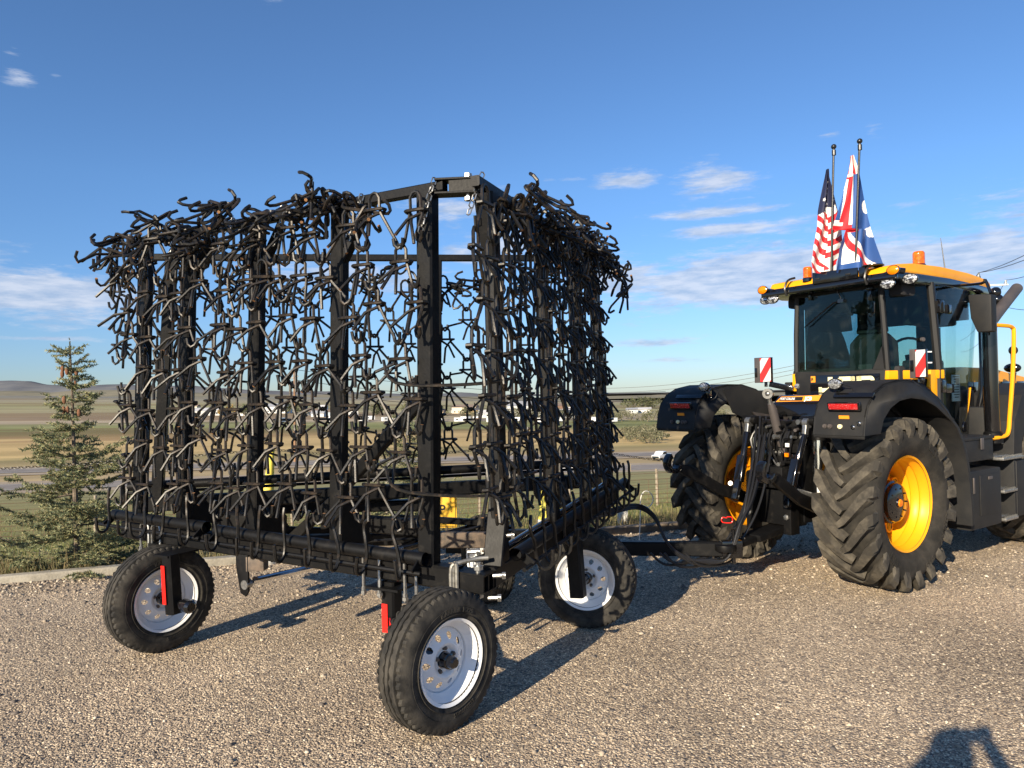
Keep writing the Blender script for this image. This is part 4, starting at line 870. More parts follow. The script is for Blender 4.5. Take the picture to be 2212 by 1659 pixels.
# bunched links thrown over the top beam
def bunch(A,B,n,cnt,join=False,z0=2.86,amp=.30,zmax=.30):
    for i in range(cnt):
        t=(i+random.random())/cnt; p=A.lerp(B,t); a=random.random(); o_=amp*(.25+.75*a); zz=z0-.05+.10*abs(math.sin(t*9.5))**2+zmax*(.2+1.15*math.sin(PI*min(a*1.1,1)*.8))*random.uniform(.3,1.0)
        put(Vector((p.x,p.y,zz))+n*o_,n,(random.choice([random.uniform(.5,1.3),random.uniform(-1.3,-.4)]) if i%3 else random.gauss(-.15,.25),random.uniform(-1.2,1.2) if i%3 else random.gauss(0,.5),random.uniform(-1.,1.) if i%3 else random.gauss(0,.5)),(1,1,1),join,pool=LB if i%3 else LM)
bunch(LT+(CT-LT).normalized()*.06,CT.lerp(LT,.17),nl,38,amp=.20,zmax=.16); bunch(RCT.lerp(RT,.06),RT-(RT-RCT).normalized()*.05,nr,44,amp=.22,zmax=.14)
for p in (LT+Vector((-.08,-.02,.05)),LT+Vector((-.14,-.08,.02)),LT+Vector((-.17,-.05,-.12)),LT+Vector((-.10,-.05,-.2))): put(p,nl,(random.uniform(-1.2,-.3),random.uniform(-1,1),random.uniform(-.8,.8)))
for p in (RT+Vector((.22,.0,-.03)),RT+Vector((.30,.0,-.10)),RT+Vector((.33,.0,-.28)),RT+Vector((.12,.0,.06))): put(p,nr,(random.uniform(-1.2,-.3),random.uniform(-1,1),random.uniform(-.8,.8)))
bunch(FT0,FT1,nf,26,join=True,z0=2.72,amp=.15,zmax=.12)
o=hb(far_links,'far_chain_mat',['chain','rust'],smooth=True,kind='stuff')
# sagging links bridging the corner
for z in (1.80,1.20):
    a=C0.lerp(L0,.02)+nl*.14; b_=RC0+nr*.14; mb=MB(); p=Vector((a.x-.06,a.y,z)); q=Vector((b_.x,b_.y-.02,z+random.uniform(-.03,.03)))
    mb.tube(smoothpath([p+Vector((-.12,0,.15)),p+Vector((-.05,-.03,.02)),p.lerp(q,.5)+Vector((0,-.06,-.015)),q+Vector((.02,-.02,.0)),q+Vector((.06,0,.09))],4),.0095,6); hb(mb,'linking_rod','chain')
# plated safety chains over the top beams
for p,l in ((CT+Vector((-.02,-.03,.05)),.34),(CT+Vector((.26,-.04,.07)),.26),(CT.lerp(LT,.20)+Vector((0,-.05,.03)),.30),(CT.lerp(LT,.42)+Vector((0,-.05,.05)),.28),(CT.lerp(LT,.60)+Vector((0,-.05,.03)),.24),(CT.lerp(LT,.80)+Vector((0,-.05,.03)),.24),(RCT.lerp(RT,.28)+Vector((.04,0,.03)),.40),(RCT.lerp(RT,.55)+Vector((.04,0,.04)),.38),(RCT.lerp(RT,.85)+Vector((.04,0,.04)),.30)):
    mb=chainlinks([p,p+Vector((-.04,-.02,-l*.4)),p+Vector((-.09,-.05,-l))],.0045,.062,5); hb(mb,'safety_chain','zinc')
for t in (.25,.45,.62,.83): 
    p=CT.lerp(LT,t)+Vector((0,0,.035)); mb=MB(); mb.lathe(p,(0,0,1),[(0,0),(.02,0),(.02,.018),(.011,.018),(.011,.035),(0,.035)],6); hb(mb,'top_bolt','zinc')
# hydraulic hoses on the harrow
for k in range(3):
    mb=MB(); mb.tube(smoothpath([at(1100+k*8,1175,5.6),at(1180,1128+k*6,6.0),at(1300,1105+k*5,6.4),at(1372,1090+k*4,6.5),at(1412,1112+k*3,6.35),at(1440,1170,6.25),at(1475,1200+k*3,6.2),at(1530,1216-k*3,6.2),at(1572,1205,6.2),at(1597,1150-k*8,6.25),at(1612+k*6,1080,6.35),at(1625+k*9,1000,6.55),at(1632+k*10,940,6.7)],6),.0125,8); o=hb(mb,'hydraulic_hose','hose'); 
for k in range(2):
    mb=MB(); mb.tube(smoothpath([at(640+k*10,1160,5.6),at(690,1180+k*4,5.5),at(760,1172,5.5),at(850+k*8,1165,5.6),at(980,1150+k*8,5.8),at(1100,1120+k*10,6.0)],5),.011,7); hb(mb,'hydraulic_hose','hose')
# ---- road wheels with axle legs
def tyre_mb(R=.36,rr=.205,w=.205):
    mb=MB(); n=156; h=w/2
    prof=[(rr,-.072),(rr+.012,-.082),(rr+.045,-h*.93),(rr+.085,-h),(R-.055,-h*.985),(R-.03,-h*.93),('s',R-.006,-h*.82),('s',R+.001,-h*.66),(R-.014,-h*.62),(R-.014,-h*.56),(R+.003,-h*.52),('z',R+.0035,-h*.22),(R-.013,-h*.20),(R-.013,-h*.13),(R+.004,-h*.10),(R+.004,h*.10),(R-.013,h*.13),(R-.013,h*.20),('z',R+.0035,h*.22),(R+.003,h*.52),(R-.014,h*.56),(R-.014,h*.62),('s',R+.001,h*.66),('s',R-.006,h*.82),(R-.03,h*.93),(R-.055,h*.985),(rr+.085,h),(rr+.045,h*.93),(rr+.012,.082),(rr,.072)]
    m=len(prof); vs=[]
    for k in range(n):
        a=2*PI*k/n
        for q in prof:
            if q[0]=='s': r_=q[1]-(.013 if k%3<1 else 0); o=q[2]
            elif q[0]=='z': r_=q[1]; o=q[2]+(.004 if k%4<2 else -.004)
            else: r_,o=q
            vs.append((o,math.cos(a)*r_,math.sin(a)*r_))
    fs=[(k*m+i,((k+1)%n)*m+i,((k+1)%n)*m+i+1,k*m+i+1) for k in range(n) for i in range(m-1)]
    mb.add(vs,fs); 
    for rr_ in (R-.075,R-.115): mb.lathe((h*.992,0,0),(1,0,0),[(rr_-.0015,-.004),(rr_,.002),(rr_+.0015,-.004)],72)
    return mb
def arctext(mb,txt,r,size,x,a0,bold=.0,span=None,flip=1):
    # raised sidewall lettering, reading clockwise seen from +X
    def f(px,py,pz):
        a=a0-flip*px/r; rad=r+py*flip; return Vector((x+pz,-math.sin(a)*-1*rad*-1 if False else rad*math.sin(-a)*-1*-1,rad*math.cos(a)))
    return textmb(txt,size,bold,.0018,f,mb)
def rim_mb():
    mb=MB(); n=60; mb.lathe((0,0,0),(1,0,0),[(.205,-.080),(.222,-.090),(.222,-.084),(.210,-.074),(.196,-.06),(.190,-.02),(.168,.0),(.168,.02),(.190,.045),(.198,.064),(.210,.076),(.222,.086),(.222,.093),(.205,.083)],n)
    return mb
def disc_mb():
    # wheel disc with ten round vent holes around a pierced centre
    mb=MB(); n=10; ri,ro=.045,.172; hc,hr=.125,.0175; vs=[];fs=[]
    def X(r_): return .012+.030*max(0,min(1,(.150-r_)/.05)) if r_>.1 else .042-.022*max(0,min(1,(.085-r_)/.03))
    for k in range(n):
        a0=2*PI*k/n; m=8
        hole=[];outer=[]
        for i in range(16):
            t=2*PI*i/16+PI/16; hole.append((hc+math.cos(t)*hr,math.sin(t)*hr/hc))
        # bounding sector polygon sampled at matching angles
        for i in range(16):
            t=2*PI*i/16+PI/16; dx,dy=math.cos(t),math.sin(t); sx=(.155-hc)/abs(dx) if dx>0 else (hc-.095)/max(abs(dx),1e-6); sy=(PI/n)*hc/max(abs(dy),1e-6); s=min(sx if abs(dx)>1e-6 else 9,sy); outer.append((hc+dx*s,dy*s/hc))
        b=len(vs)
        for r_,a in hole+outer: vs.append((X(r_),math.cos(a0+a)*r_,math.sin(a0+a)*r_))
        for i in range(16): fs.append((b+i,b+(i+1)%16,b+16+(i+1)%16,b+16+i))
    mb.add(vs,fs)
    # fill: corners of each sector are left by the hexagon sampling, so back it by annuli just behind
    mb.lathe((0,0,0),(1,0,0),[(.148,.0105),(.160,.012),(.172,.002),(.176,-.01)],n*4)
    mb.lathe((0,0,0),(1,0,0),[(.100,.0395),(.088,.044),(.075,.040),(.062,.026),(.045,.024),(.043,.012)],n*4)
    for k in range(n):   # webs between the holes
        a=2*PI*(k+.5)/n; c,s=math.cos(a),math.sin(a); w_=.0205
        p=[]
        for r_ in (.094,.11,.125,.14,.158):
            ww=w_*(1.0+abs(r_-.125)/.03*.45)
            p.append(((X(r_)-.0015),c*r_-s*ww,s*r_+c*ww)); p.append(((X(r_)-.0015),c*r_+s*ww,s*r_-c*ww))
        mb.add(p,[(2*i,2*i+1,2*i+3,2*i+2) for i in range(4)])
    return mb
WT=None
def roadwheel(name,P,face,text=True,hubin=False):
    """P = tyre centre; face = outward axis the white disc shows towards"""
    global WT
    e=bpy.data.objects.new('wheel',None); e.empty_display_size=.1; COL.objects.link(e); e.parent=H
    f=Vector(face).normalized(); Zv=Vector((0,0,1)); Yv=Zv.cross(f).normalized(); M4=Matrix((f,Yv,Zv)).transposed().to_4x4(); M4.translation=Vector(P)-HR; e.matrix_basis=M4
    if WT is None:
        WT={}
        mb=tyre_mb()
        def put_text(txt,ac,size,bold,r):
            def f2(px,py,pz):
                a=ac+px/r; rad=r+py; return Vector((.1015+pz,rad*math.sin(a),rad*math.cos(a)))
            textmb(txt,size,bold,.0022,f2,mb)
        put_text('KARRIER  K225',.12,.036,.0012,.268); put_text('ST225/75R15',PI*.92,.028,.0008,.268)
        WT['tyre']=mb.build('tyre','rubber',None); WT['rim']=rim_mb().build('rim','white',None); WT['disc']=disc_mb().build('wheel_disc','white',None)
        hb_=MB(); hb_.lathe((0,0,0),(1,0,0),[(0,.115),(.022,.113),(.030,.104),(.032,.07),(.040,.066),(.042,.0),(.042,-.09),(0,-.09)],20); WT['hub']=hb_.build('hub','gloss',None)
        for o in WT.values(): o['_proto']=1
        ln=MB(); ln.lathe((.022,0,0),(1,0,0),[(0,.0),(.012,.0),(.013,.004),(.010,.02),(.006,.026),(0,.026)],6); WT['nut']=ln.build('lug_nut','brown',None)
    for k,o in WT.items():
        if k=='nut':
            for i in range(5):
                c=link('lug_nut',o.data,e); a=2*PI*i/5+.3; c.location=(0,math.cos(a)*.062,math.sin(a)*.062)
        else: link(o.name.split('.')[0],o.data,e)
    return e
P1=Vector((-.405,3.76,.362)); n1_=Vector((math.sin(math.radians(49)),-math.cos(math.radians(49)),0))
P2=Vector((-2.50,5.03,.362)); n2_=Vector((math.sin(math.radians(52)),-math.cos(math.radians(52)),0))
P3=Vector((.53,5.34,.362)); n3_=Vector((math.sin(math.radians(-17)),-math.cos(math.radians(-17)),0))
P4=Vector((-.24,6.02,.362)); n4_=Vector((math.sin(math.radians(-62)),-math.cos(math.radians(-62)),0))
roadwheel('wheel',P1,n1_); roadwheel('wheel',P2,n2_); roadwheel('wheel',P3,n3_); roadwheel('wheel',P4,n4_)
for o in WT.values(): bpy.data.objects.remove(o)
def leg(top,bot,faceup,m='black',w_=.095): mb=MB(); mb.beam(top,bot,w_,w_,up=faceup); return hb(mb,'wheel_leg',m)
# near wheel: leg on its inner side
lg=P1-n1_*.24; lt=C0.lerp(L0,.135); leg(Vector((lt.x+.02,lt.y,.63)),Vector((lt.x+.02,lt.y,.36)),jx); 
mb=MB(); mb.cyl(P1-n1_*.08,P1-n1_*.34,.03,12); mb.beam(P1-n1_*.30+Vector((0,0,.0)),Vector((lt.x+.02,lt.y,.40)),.06,.07); hb(mb,'axle','gloss')
mb=MB(); mb.box(Vector((lt.x+.02,lt.y,.60)),(.24,.2,.014),Matrix.Rotation(math.atan2(jx.y,jx.x),3,'Z')); hb(mb,'clamp_plate','black')
mb=MB(); q=Vector((lt.x+.02,lt.y,.43))+nl*.052-jx*.015; mb.beam(q+Vector((0,0,-.10)),q+Vector((0,0,.07)),.004,.042,up=jx); hb(mb,'reflective_strip','redtape')
# left wheel: leg on the camera side, axle through it
a=P2+n2_*.22; lt2=C0.lerp(L0,.872)
lc=Vector((at(376,1300,4.86).x,4.86,0)); leg(Vector((lt2.x,lt2.y-.05,.70)),Vector((lt2.x,lt2.y-.05,.60)),jx); 
leg(Vector((lc.x-.02,lc.y,.70)),Vector((lc.x,lc.y,.30)),jx,w_=.085)
mb=MB(); mb.cyl(P2+n2_*.0,P2+n2_*.42,.028,14); mb.lathe(P2+n2_*.33,n2_,[(0,0),(.045,0),(.045,.07),(.03,.09),(0,.09)],14); hb(mb,'axle','gloss')
mb=MB(); q=Vector((lc.x-.005,lc.y,.50))+nl*.053-jx*.018; mb.beam(q+Vector((0,0,-.13)),q+Vector((-.01,0,.13)),.004,.036,up=jx); hb(mb,'reflective_strip','redtape')
mb=MB(); mb.box(Vector((lc.x-.02,lc.y+.08,.692)),(.15,.24,.014),Matrix.Rotation(math.atan2(jx.y,jx.x),3,'Z')); hb(mb,'clamp_plate','black')
# right wheel: leg in front of the disc
lr=Vector((at(1249,1270,5.05).x,5.05,0)); leg(Vector((lr.x-.03,lr.y+.02,.83)),Vector((lr.x,lr.y,.30)),dr,w_=.10); mb=MB(); mb.cyl(P3,P3+n3_*.34,.03,12); hb(mb,'axle','gloss')
leg(P4-n4_*.2+Vector((0,0,.25)),P4-n4_*.2+Vector((0,0,.0)),df)
mb=MB(); mb.cyl(P4-n4_*.26,P4+n4_*.02,.03,10); hb(mb,'axle','gloss')
# ------------------------------------------------------------ TRACTOR (local: x = its right, y = forward, z up)
TH=math.radians(55.9); TO=Vector((2.784,6.881,0))
T=empty('tractor',TO,-TH); tag(T,'yellow and black tractor with huge lugged tyres and glazed cab coupled to the harrow','tractor')
TM=Matrix.Translation(TO)@Matrix.Rotation(-TH,4,'Z'); TI=TM.inverted()
def tl(u,v,f=None,l=None):
    d=fwd+CR*((u-PW/2)/F)-CU*((v-PH/2)/F); d=TI.to_3x3()@d; o=TI@CAMP
    t=(f-o.y)/d.y if f is not None else (l-o.x)/d.x
    return o+d*t
def tb(mb,name,m,par=None,**k): return mb.build(name,m,par or T,**k)
def bbx(name,m,x0,x1,y0,y1,z0,z1,bev=.008,par=None): mb=MB(); mb.bb(x0,x1,y0,y1,z0,z1); return tb(mb,name,m,par,bev=bev)
side=lambda x,y,a: Vector((a,x,y))       # profile in (forward, up), extruded across
M['sidewall']=mat('tractor_sidewall_rubber',(.020,.019,.017),.88,spec=.22,var=(.048,.043,.036),vs=5,bump=.2,bs=60)
# --- tyres
def bigtyre(R=.735,w=.50,rr=.405,nl_=20):
    mb=MB(); h=w/2; Rb=R-.066
    mb.lathe((0,0,0),(1,0,0),[(rr-.01,-h*.70),(rr+.012,-h*.76),(rr+.05,-h*.90),(rr+.12,-h*.99),(rr+.19,-h*.97),(Rb-.04,-h*.90),(Rb-.012,-h*.78),(Rb,-h*.45),(Rb+.004,0),(Rb,h*.45),(Rb-.012,h*.78),(Rb-.04,h*.90),(rr+.19,h*.97),(rr+.12,h*.99),(rr+.05,h*.90),(rr+.012,h*.76),(rr-.01,h*.70)],76)
    mb.cur=1
    for s in(-1,1):
        for k in range(nl_):
            a0=2*PI*(k+(.5 if s>0 else 0))/nl_
            # centre line of the lug: lateral position, angular lag, top radius, base radius, half width
            path=[(-.025,-.02,R,Rb-.01,.022),(.03,.035,R+.001,Rb-.01,.026),(.09,.13,R,Rb-.01,.029),(.15,.235,R-.002,Rb-.012,.033),(.205,.335,R-.006,Rb-.02,.039),(.240,.39,R-.010,Rb-.04,.046),(.266,.41,R-.045,Rb-.075,.048),(.266,.415,R-.110,Rb-.13,.036)]
            vs=[]
            for i,(x,la,rt,rb,hw) in enumerate(path):
                j=min(i+1,len(path)-1); i0=max(i-1,0)
                dx=(path[j][0]-path[i0][0]); da=(path[j][1]-path[i0][1])*R; L_=math.hypot(dx,da) or 1; nx,na=-da/L_,dx/L_
                if i>=5: nx,na=0,1
                def P(px,pa,r_): return (s*px,r_*math.sin(a0+pa),r_*math.cos(a0+pa))
                inner=.0 if i<6 else -.03
                for sg_ in (-1,1):
                    vs.append(P(x+nx*hw*sg_*1.35+inner,la+na*hw*sg_*1.35/R,rb)); 
                for sg_ in (1,-1):
                    vs.append(P(x+nx*hw*sg_,la+na*hw*sg_/R,rt))
            fs=[]
            for i in range(len(path)-1):
                b=4*i; fs+=[(b,b+1,b+5,b+4),(b+1,b+2,b+6,b+5),(b+2,b+3,b+7,b+6),(b+3,b,b+4,b+7)]
            fs+=[(0,1,2,3),(4*len(path)-1,4*len(path)-2,4*len(path)-3,4*len(path)-4)]
            mb.add(vs,fs)
    mb.cur=0
    return mb
TY=bigtyre()
def ringtext(mb,txt,ac,size,bold,r,x,inv=False):
    def f2(px,py,pz):
        if inv: a=ac-px/r; rad=r-py
        else: a=ac+px/r; rad=r+py
        return Vector((x+pz,rad*math.sin(a),rad*math.cos(a)))
    textmb(txt,size,bold,.003,f2,mb)
LX=.2475
ringtext(TY,'BKT',.66,.085,.004,.545,LX); ringtext(TY,'BKT',PI+.72,.085,.004,.545,LX); ringtext(TY,'AGRIMAX',2.05,.066,.002,.560,LX); ringtext(TY,'SIRIO',2.72,.06,.002,.560,LX)
def rimmb(R=.405,w=.36):
    h=w/2; mb=MB(); mb.lathe((0,0,0),(1,0,0),[(R-.012,h+.0),(R+.004,h+.012),(R+.006,h+.004),(R-.004,h-.02),(R-.03,h-.05),(R-.035,h-.075),(R-.028,h-.085),(R-.045,h-.11),(R-.05,h-.145),(R-.042,h-.155),(R-.060,h-.18),(R-.075,h-.25),(R-.065,h-.30),(R-.03,-h+.03),(R-.004,-h+.01),(R+.006,-h),(R-.01,-h-.01)],72); return mb
def tractorwheel(x,y,z,s,sc=1.0,name='wheel'):
    e=bpy.data.objects.new(name,None); e.empty_display_size=.1; COL.objects.link(e); e.parent=T; e.location=(x,y,z); e.scale=(sc,sc,sc)
    if s<0: e.rotation_euler=(0,0,PI)
    if not hasattr(tractorwheel,'p'):
        p={}
        p['tyre']=TY.build('tyre',['sidewall','tread'],None); p['rim']=rimmb().build('rim','yellow',None)
        d=MB(); d.lathe((0,0,0),(1,0,0),[(.345,-.10),(.30,-.085),(.24,-.05),(.20,-.03),(.10,-.03),(.0,-.03)],60)
        for k in range(4):
            a=PI*k/2+.5; d.lathe((-.055,math.cos(a)*.27,math.sin(a)*.27),(1,0,0),[(.055,-.01),(.06,.012),(.04,.012)],16)
        p['wheel_disc']=d.build('wheel_disc','yellow',None)
        h=MB(); h.lathe((0,0,0),(1,0,0),[(.0,.125),(.04,.125),(.045,.115),(.15,.11),(.165,.10),(.17,.07),(.185,.065),(.19,-.03),(0,-.03)],40); 
        for k in range(10):
            a=2*PI*k/10; h.lathe((.11,math.cos(a)*.125,math.sin(a)*.125),(1,0,0),[(0,.0),(.008,0),(.008,.008),(0,.008)],6)
        p['hub']=h.build('hub','gloss',None); c=MB(); c.lathe((.124,0,0),(1,0,0),[(0,.012),(.028,.010),(.034,0)],16); p['hub_cap']=c.build('hub_cap','amber',None)
        hh=MB()
        for k in range(4):
            a=PI*k/2+.5; hh.lathe((-.043,math.cos(a)*.27,math.sin(a)*.27),(1,0,0),[(0,.0),(.042,0),(.042,.003),(0,.003)],16)
        p['disc_hole']=hh.build('disc_opening','gloss',None)
        tractorwheel.p=p
        for q in p.values(): q.parent=e
    else:
        for k,q in tractorwheel.p.items(): link(q.name.split('.')[0],q.data,e)
    return e
tractorwheel(.80,0,.735,1); tractorwheel(-.80,0,.735,-1); tractorwheel(.76,2.93,.66,1,.9); tractorwheel(-.76,2.93,.66,-1,.9)
# --- chassis and drive line
bbx('rear_axle_housing','black',-.55,.55,-.16,.18,.58,.92,.04); bbx('chassis','black',-.34,.34,.1,4.2,.55,.98,.03); bbx('gearbox','black',-.24,.24,-.34,.1,.50,1.22,.03)
bbx('chassis_skirt','plastic',-.72,.72,1.02,2.2,.95,1.20,.02)
# --- rear fenders
def fender(s):
    outer=[(-.84,1.355),(-.815,1.50),(-.775,1.60),(-.69,1.69),(-.55,1.755),(-.33,1.79),(-.10,1.785),(.12,1.735),(.34,1.63),(.50,1.52),(.60,1.43)]
    inner=[(.565,1.415),(.46,1.47),(.30,1.55),(.10,1.615),(-.12,1.635),(-.30,1.615),(-.44,1.56),(-.55,1.47),(-.60,1.36)]
    x0,x1=(.665,1.10) if s>0 else (-1.10,-.60)
    m=MB(); 
    # hollow shell: top skin, rear box, side lips
    n=len(outer)
    skin=[(y,z) for y,z in outer]; low=[(y*.985+.0,z-.028) for y,z in outer][::-1]
    m.prism(skin+low,side,x0,x1)
    for a,b in ((x0,x0+.018*1),(x1-.018,x1)): m.prism(outer+inner,side,a,b)
    m.prism([(-.835,1.36),(-.81,1.50),(-.77,1.60),(-.68,1.68),(-.60,1.36)],side,x0+.004,x1-.004)
    fo=tb(m,'fender','plastic',bev=.006)
    # inner guard panel towards the cab
    xi=x0 if s>0 else x1
    g=MB(); g.prism([(-.42,1.74),(-.15,1.775),(.12,1.72),(.45,1.55),(.60,1.42),(.62,1.30),(.45,1.30),(.25,1.38),(-.05,1.42),(-.28,1.50)],side,xi-.016*s-.006,xi-.016*s+.006); tb(g,'fender_inner_panel','plastic',fo)
    # tail lamp in a recessed bezel
    sl=lambda z:-.84+max(0,(z-1.355))*.17+.004
    zc=1.585; y0=-.822+.026; 
    ml=(.93 if s>0 else -.78); 
    b=MB(); b.box((ml,y0-.022,zc),(.27,.03,.066),Matrix.Rotation(.25,3,'X')); tb(b,'lamp_bezel','gloss',fo,bev=.004)
    b=MB(); b.box((ml,y0-.038,zc),(.24,.02,.046),Matrix.Rotation(.25,3,'X')); tb(b,'tail_lamp','redlens',fo,bev=.003)
    # yellow emblem, sockets and buttons
    yy=-.846
    b=MB(); b.box((ml+.0,yy+.022,1.50),(.085,.006,.026),Matrix.Rotation(.17,3,'X')); tb(b,'emblem','decalorange',fo)
    for k,(dx,m_) in enumerate([(-.16,'exh'),(-.115,'exh'),(-.03,'cream'),(.08,'chrome'),(.13,'chrome')] if s>0 else [(-.11,'exh'),(-.03,'cream'),(.03,'exh'),(.065,'exh')]):
        zz=1.425+(.03 if k>=4 and s>0 else 0); b=MB(); b.lathe((ml+dx,yy+.010,zz),(0,-1,0),[(.0,.016),(.010,.016),(.011,.006),(.018,.006),(.018,-.02)],12); tb(b,'button',m_,fo)
    # indented step plate on top edge
    b=MB(); b.box((ml+.03,-.735,1.672),(.33,.045,.012),Matrix.Rotation(.8,3,'X')); tb(b,'trim_strip','gloss',fo,bev=.003)
    # work lamp on a bracket
    wx=.80 if s>0 else -.54-.02
    b=MB(); b.box((wx,-.66,1.70),(.03,.05,.09)); tb(b,'lamp_bracket','gloss',fo,bev=.004)
    lm=MB(); lm.lathe((0,0,0),(0,-1,0),[(0,-.05),(.035,-.045),(.062,-.01),(.064,.012),(.056,.016)],20); 
    o=tb(lm,'work_lamp','gloss',fo); o.location=(wx,-.72,1.765); o.scale=(1,1,.72); ln=MB(); ln.lathe((0,0,0),(0,-1,0),[(.057,.012),(.04,.020),(0,.024)],20); o=tb(ln,'lamp_lens','lamp',fo); o.location=(wx,-.72,1.765); o.scale=(1,1,.72)
    b=MB(); b.tube(smoothpath([(wx+.05,-.69,1.76),(wx+.10,-.65,1.73),(wx+.08,-.66,1.66),(wx+.06,-.70,1.64)],4),.006,6); tb(b,'lamp_cable','hose',fo)
    return fo
fr=fender(1); fl_=fender(-1)
# mudguard extension down in front of the right and left tyre
for s in (1,-1):
    arc=[(.57,1.455),(.70,1.36),(.80,1.22),(.87,1.04),(.915,.84),(.94,.62),(.945,.46)]; inn=[(y-.045,z-.01) for y,z in arc][::-1]
    m=MB(); m.prism(arc+inn,side,.78*s,1.10*s); o=tb(m,'mudguard','plastic',bev=.006)
    m=MB(); m.prism([(y+.06,z) for y,z in arc]+[(y+.045,z) for y,z in arc][::-1],side,.62*s,.80*s); tb(m,'mudguard_flap','plastic',o)
    m=MB(); m.prism([(.0,1.50),(.60,1.42),(.87,1.04),(.93,.62),(.80,.62),(.70,.95),(.45,1.28),(.1,1.42)],side,.56*s,.575*s); tb(m,'splash_plate','exh',o)
# --- tool boxes, battery box and steps on the right
o=bbx('toolbox','plastic',.62,1.04,1.02,1.66,.38,.93,.02); bbx('door_panel','plastic',1.04,1.048,1.20,1.60,.50,.88,.004,o); bbx('latch','exh',1.048,1.056,1.36,1.44,.83,.86,.003,o); bbx('latch','exh',1.042,1.052,1.06,1.085,.72,.87,.004,o)
o=bbx('battery_box','plastic',.50,.98,1.03,1.66,1.0,1.225,.015); bbx('lid','plastic',.49,.99,1.02,1.67,1.205,1.235,.006,o); bbx('latch','exh',.99,.998,1.36,1.42,1.11,1.22,.004,o)
bbx('storage_box','plastic',.62,1.04,2.02,2.30,.40,.96,.02); bbx('step_back_panel','plastic',.60,.74,1.66,2.02,.38,1.0,.006); bbx('step_side_panel','plastic',.70,1.03,1.985,2.02,.38,.97,.006)
for z,y0,y1 in ((1.02,1.70,2.16),(.70,1.70,2.0),(.425,1.72,2.0)):
    o=bbx('step','zinc',.80,1.05,y0,y1,z-.035,z-.008,.003); m=MB()
    k=y0+.02
    while k<y1-.02: m.bb(1.028,1.044,k,k+.014,z-.008,z+.008); k+=.034
    for xx in (.84,.90,.96): m.bb(xx,xx+.006,y0+.01,y1-.01,z-.009,z+.003)
    tb(m,'serrated_tread','zinc',o,smooth=False)
for p in ((1.13,2.06),(1.08,2.10),(1.22,1.78),(1.16,1.75)): m=MB(); m.lathe((.90,p[1],p[0]),(1,0,0),[(0,.012),(.012,.01),(.014,0)],8); tb(m,'bolt','zinc')
bbx('side_panel','plastic',.52,.78,1.98,2.35,.95,1.50,.03)
# front fender and hood
m=MB(); m.prism([(2.06,.95),(2.10,1.35),(2.30,1.62),(2.65,1.74),(3.1,1.72),(3.45,1.50),(3.55,1.2),(3.45,1.18),(3.2,1.45),(2.8,1.55),(2.45,1.42),(2.28,1.15),(2.25,.95)],side,.52,1.0); tb(m,'front_fender','plastic',bev=.01)
m=MB(); m.prism([(2.06,.95),(2.10,1.35),(2.30,1.62),(2.65,1.74),(3.1,1.72),(3.45,1.50),(3.55,1.2),(3.45,1.18),(3.2,1.45),(2.8,1.55),(2.45,1.42),(2.28,1.15),(2.25,.95)],side,-1.0,-.52); tb(m,'front_fender','plastic',bev=.01)
m=MB(); m.prism([(2.30,1.50),(2.30,1.86),(2.45,1.93),(3.2,1.92),(4.2,1.80),(4.6,1.62),(4.7,1.1),(2.6,1.1)],side,-.38,.38); ho=tb(m,'hood','yellow',bev=.03)
bbx('hood_side_panel','plastic',.385,.40,2.35,4.4,1.08,1.50,.004,ho); 
for k in range(4): bbx('hood_vent','gloss',.382,.392,2.55+k*.42,2.80+k*.42,1.55,1.76,.004,ho)
# --- cab
pil=[( .45,.66),(.69,1.12),(.70,2.22)]
def pillar(name,pts,r=.028,par=None,m='plastic',n=6):
    mb=MB(); mb.tube(pts,r,n); return tb(mb,name,m,par)
cab=bbx('cab_frame','plastic',-.60,.60,.70,2.20,.98,1.68,.03)
# rear lower panel with lettering
m=MB(); m.prism([(-.47,1.66),(.47,1.66),(.49,1.885),(-.49,1.885)],lambda x,z,a: Vector((x,a,z)),.625,.70); rp_=tb(m,'rear_panel','plastic',cab,bev=.01)
m=MB(); m.prism([(-.30,1.675),(.44,1.675),(.44,1.862),(-.30,1.862)],lambda x,z,a: Vector((x,a,z)),.612,.628); tb(m,'badge_plate','gloss',cab,bev=.006)
def rtext(txt,size,x,z,y,bold,m,nm='lettering',sx=1.0,par=None): 
    mb=textmb(txt,size,bold,.002,lambda px,py,pz: Vector((x+px*sx,y-pz,z+py)),align='LEFT'); return mb.build(nm,m,par or cab,smooth=False)
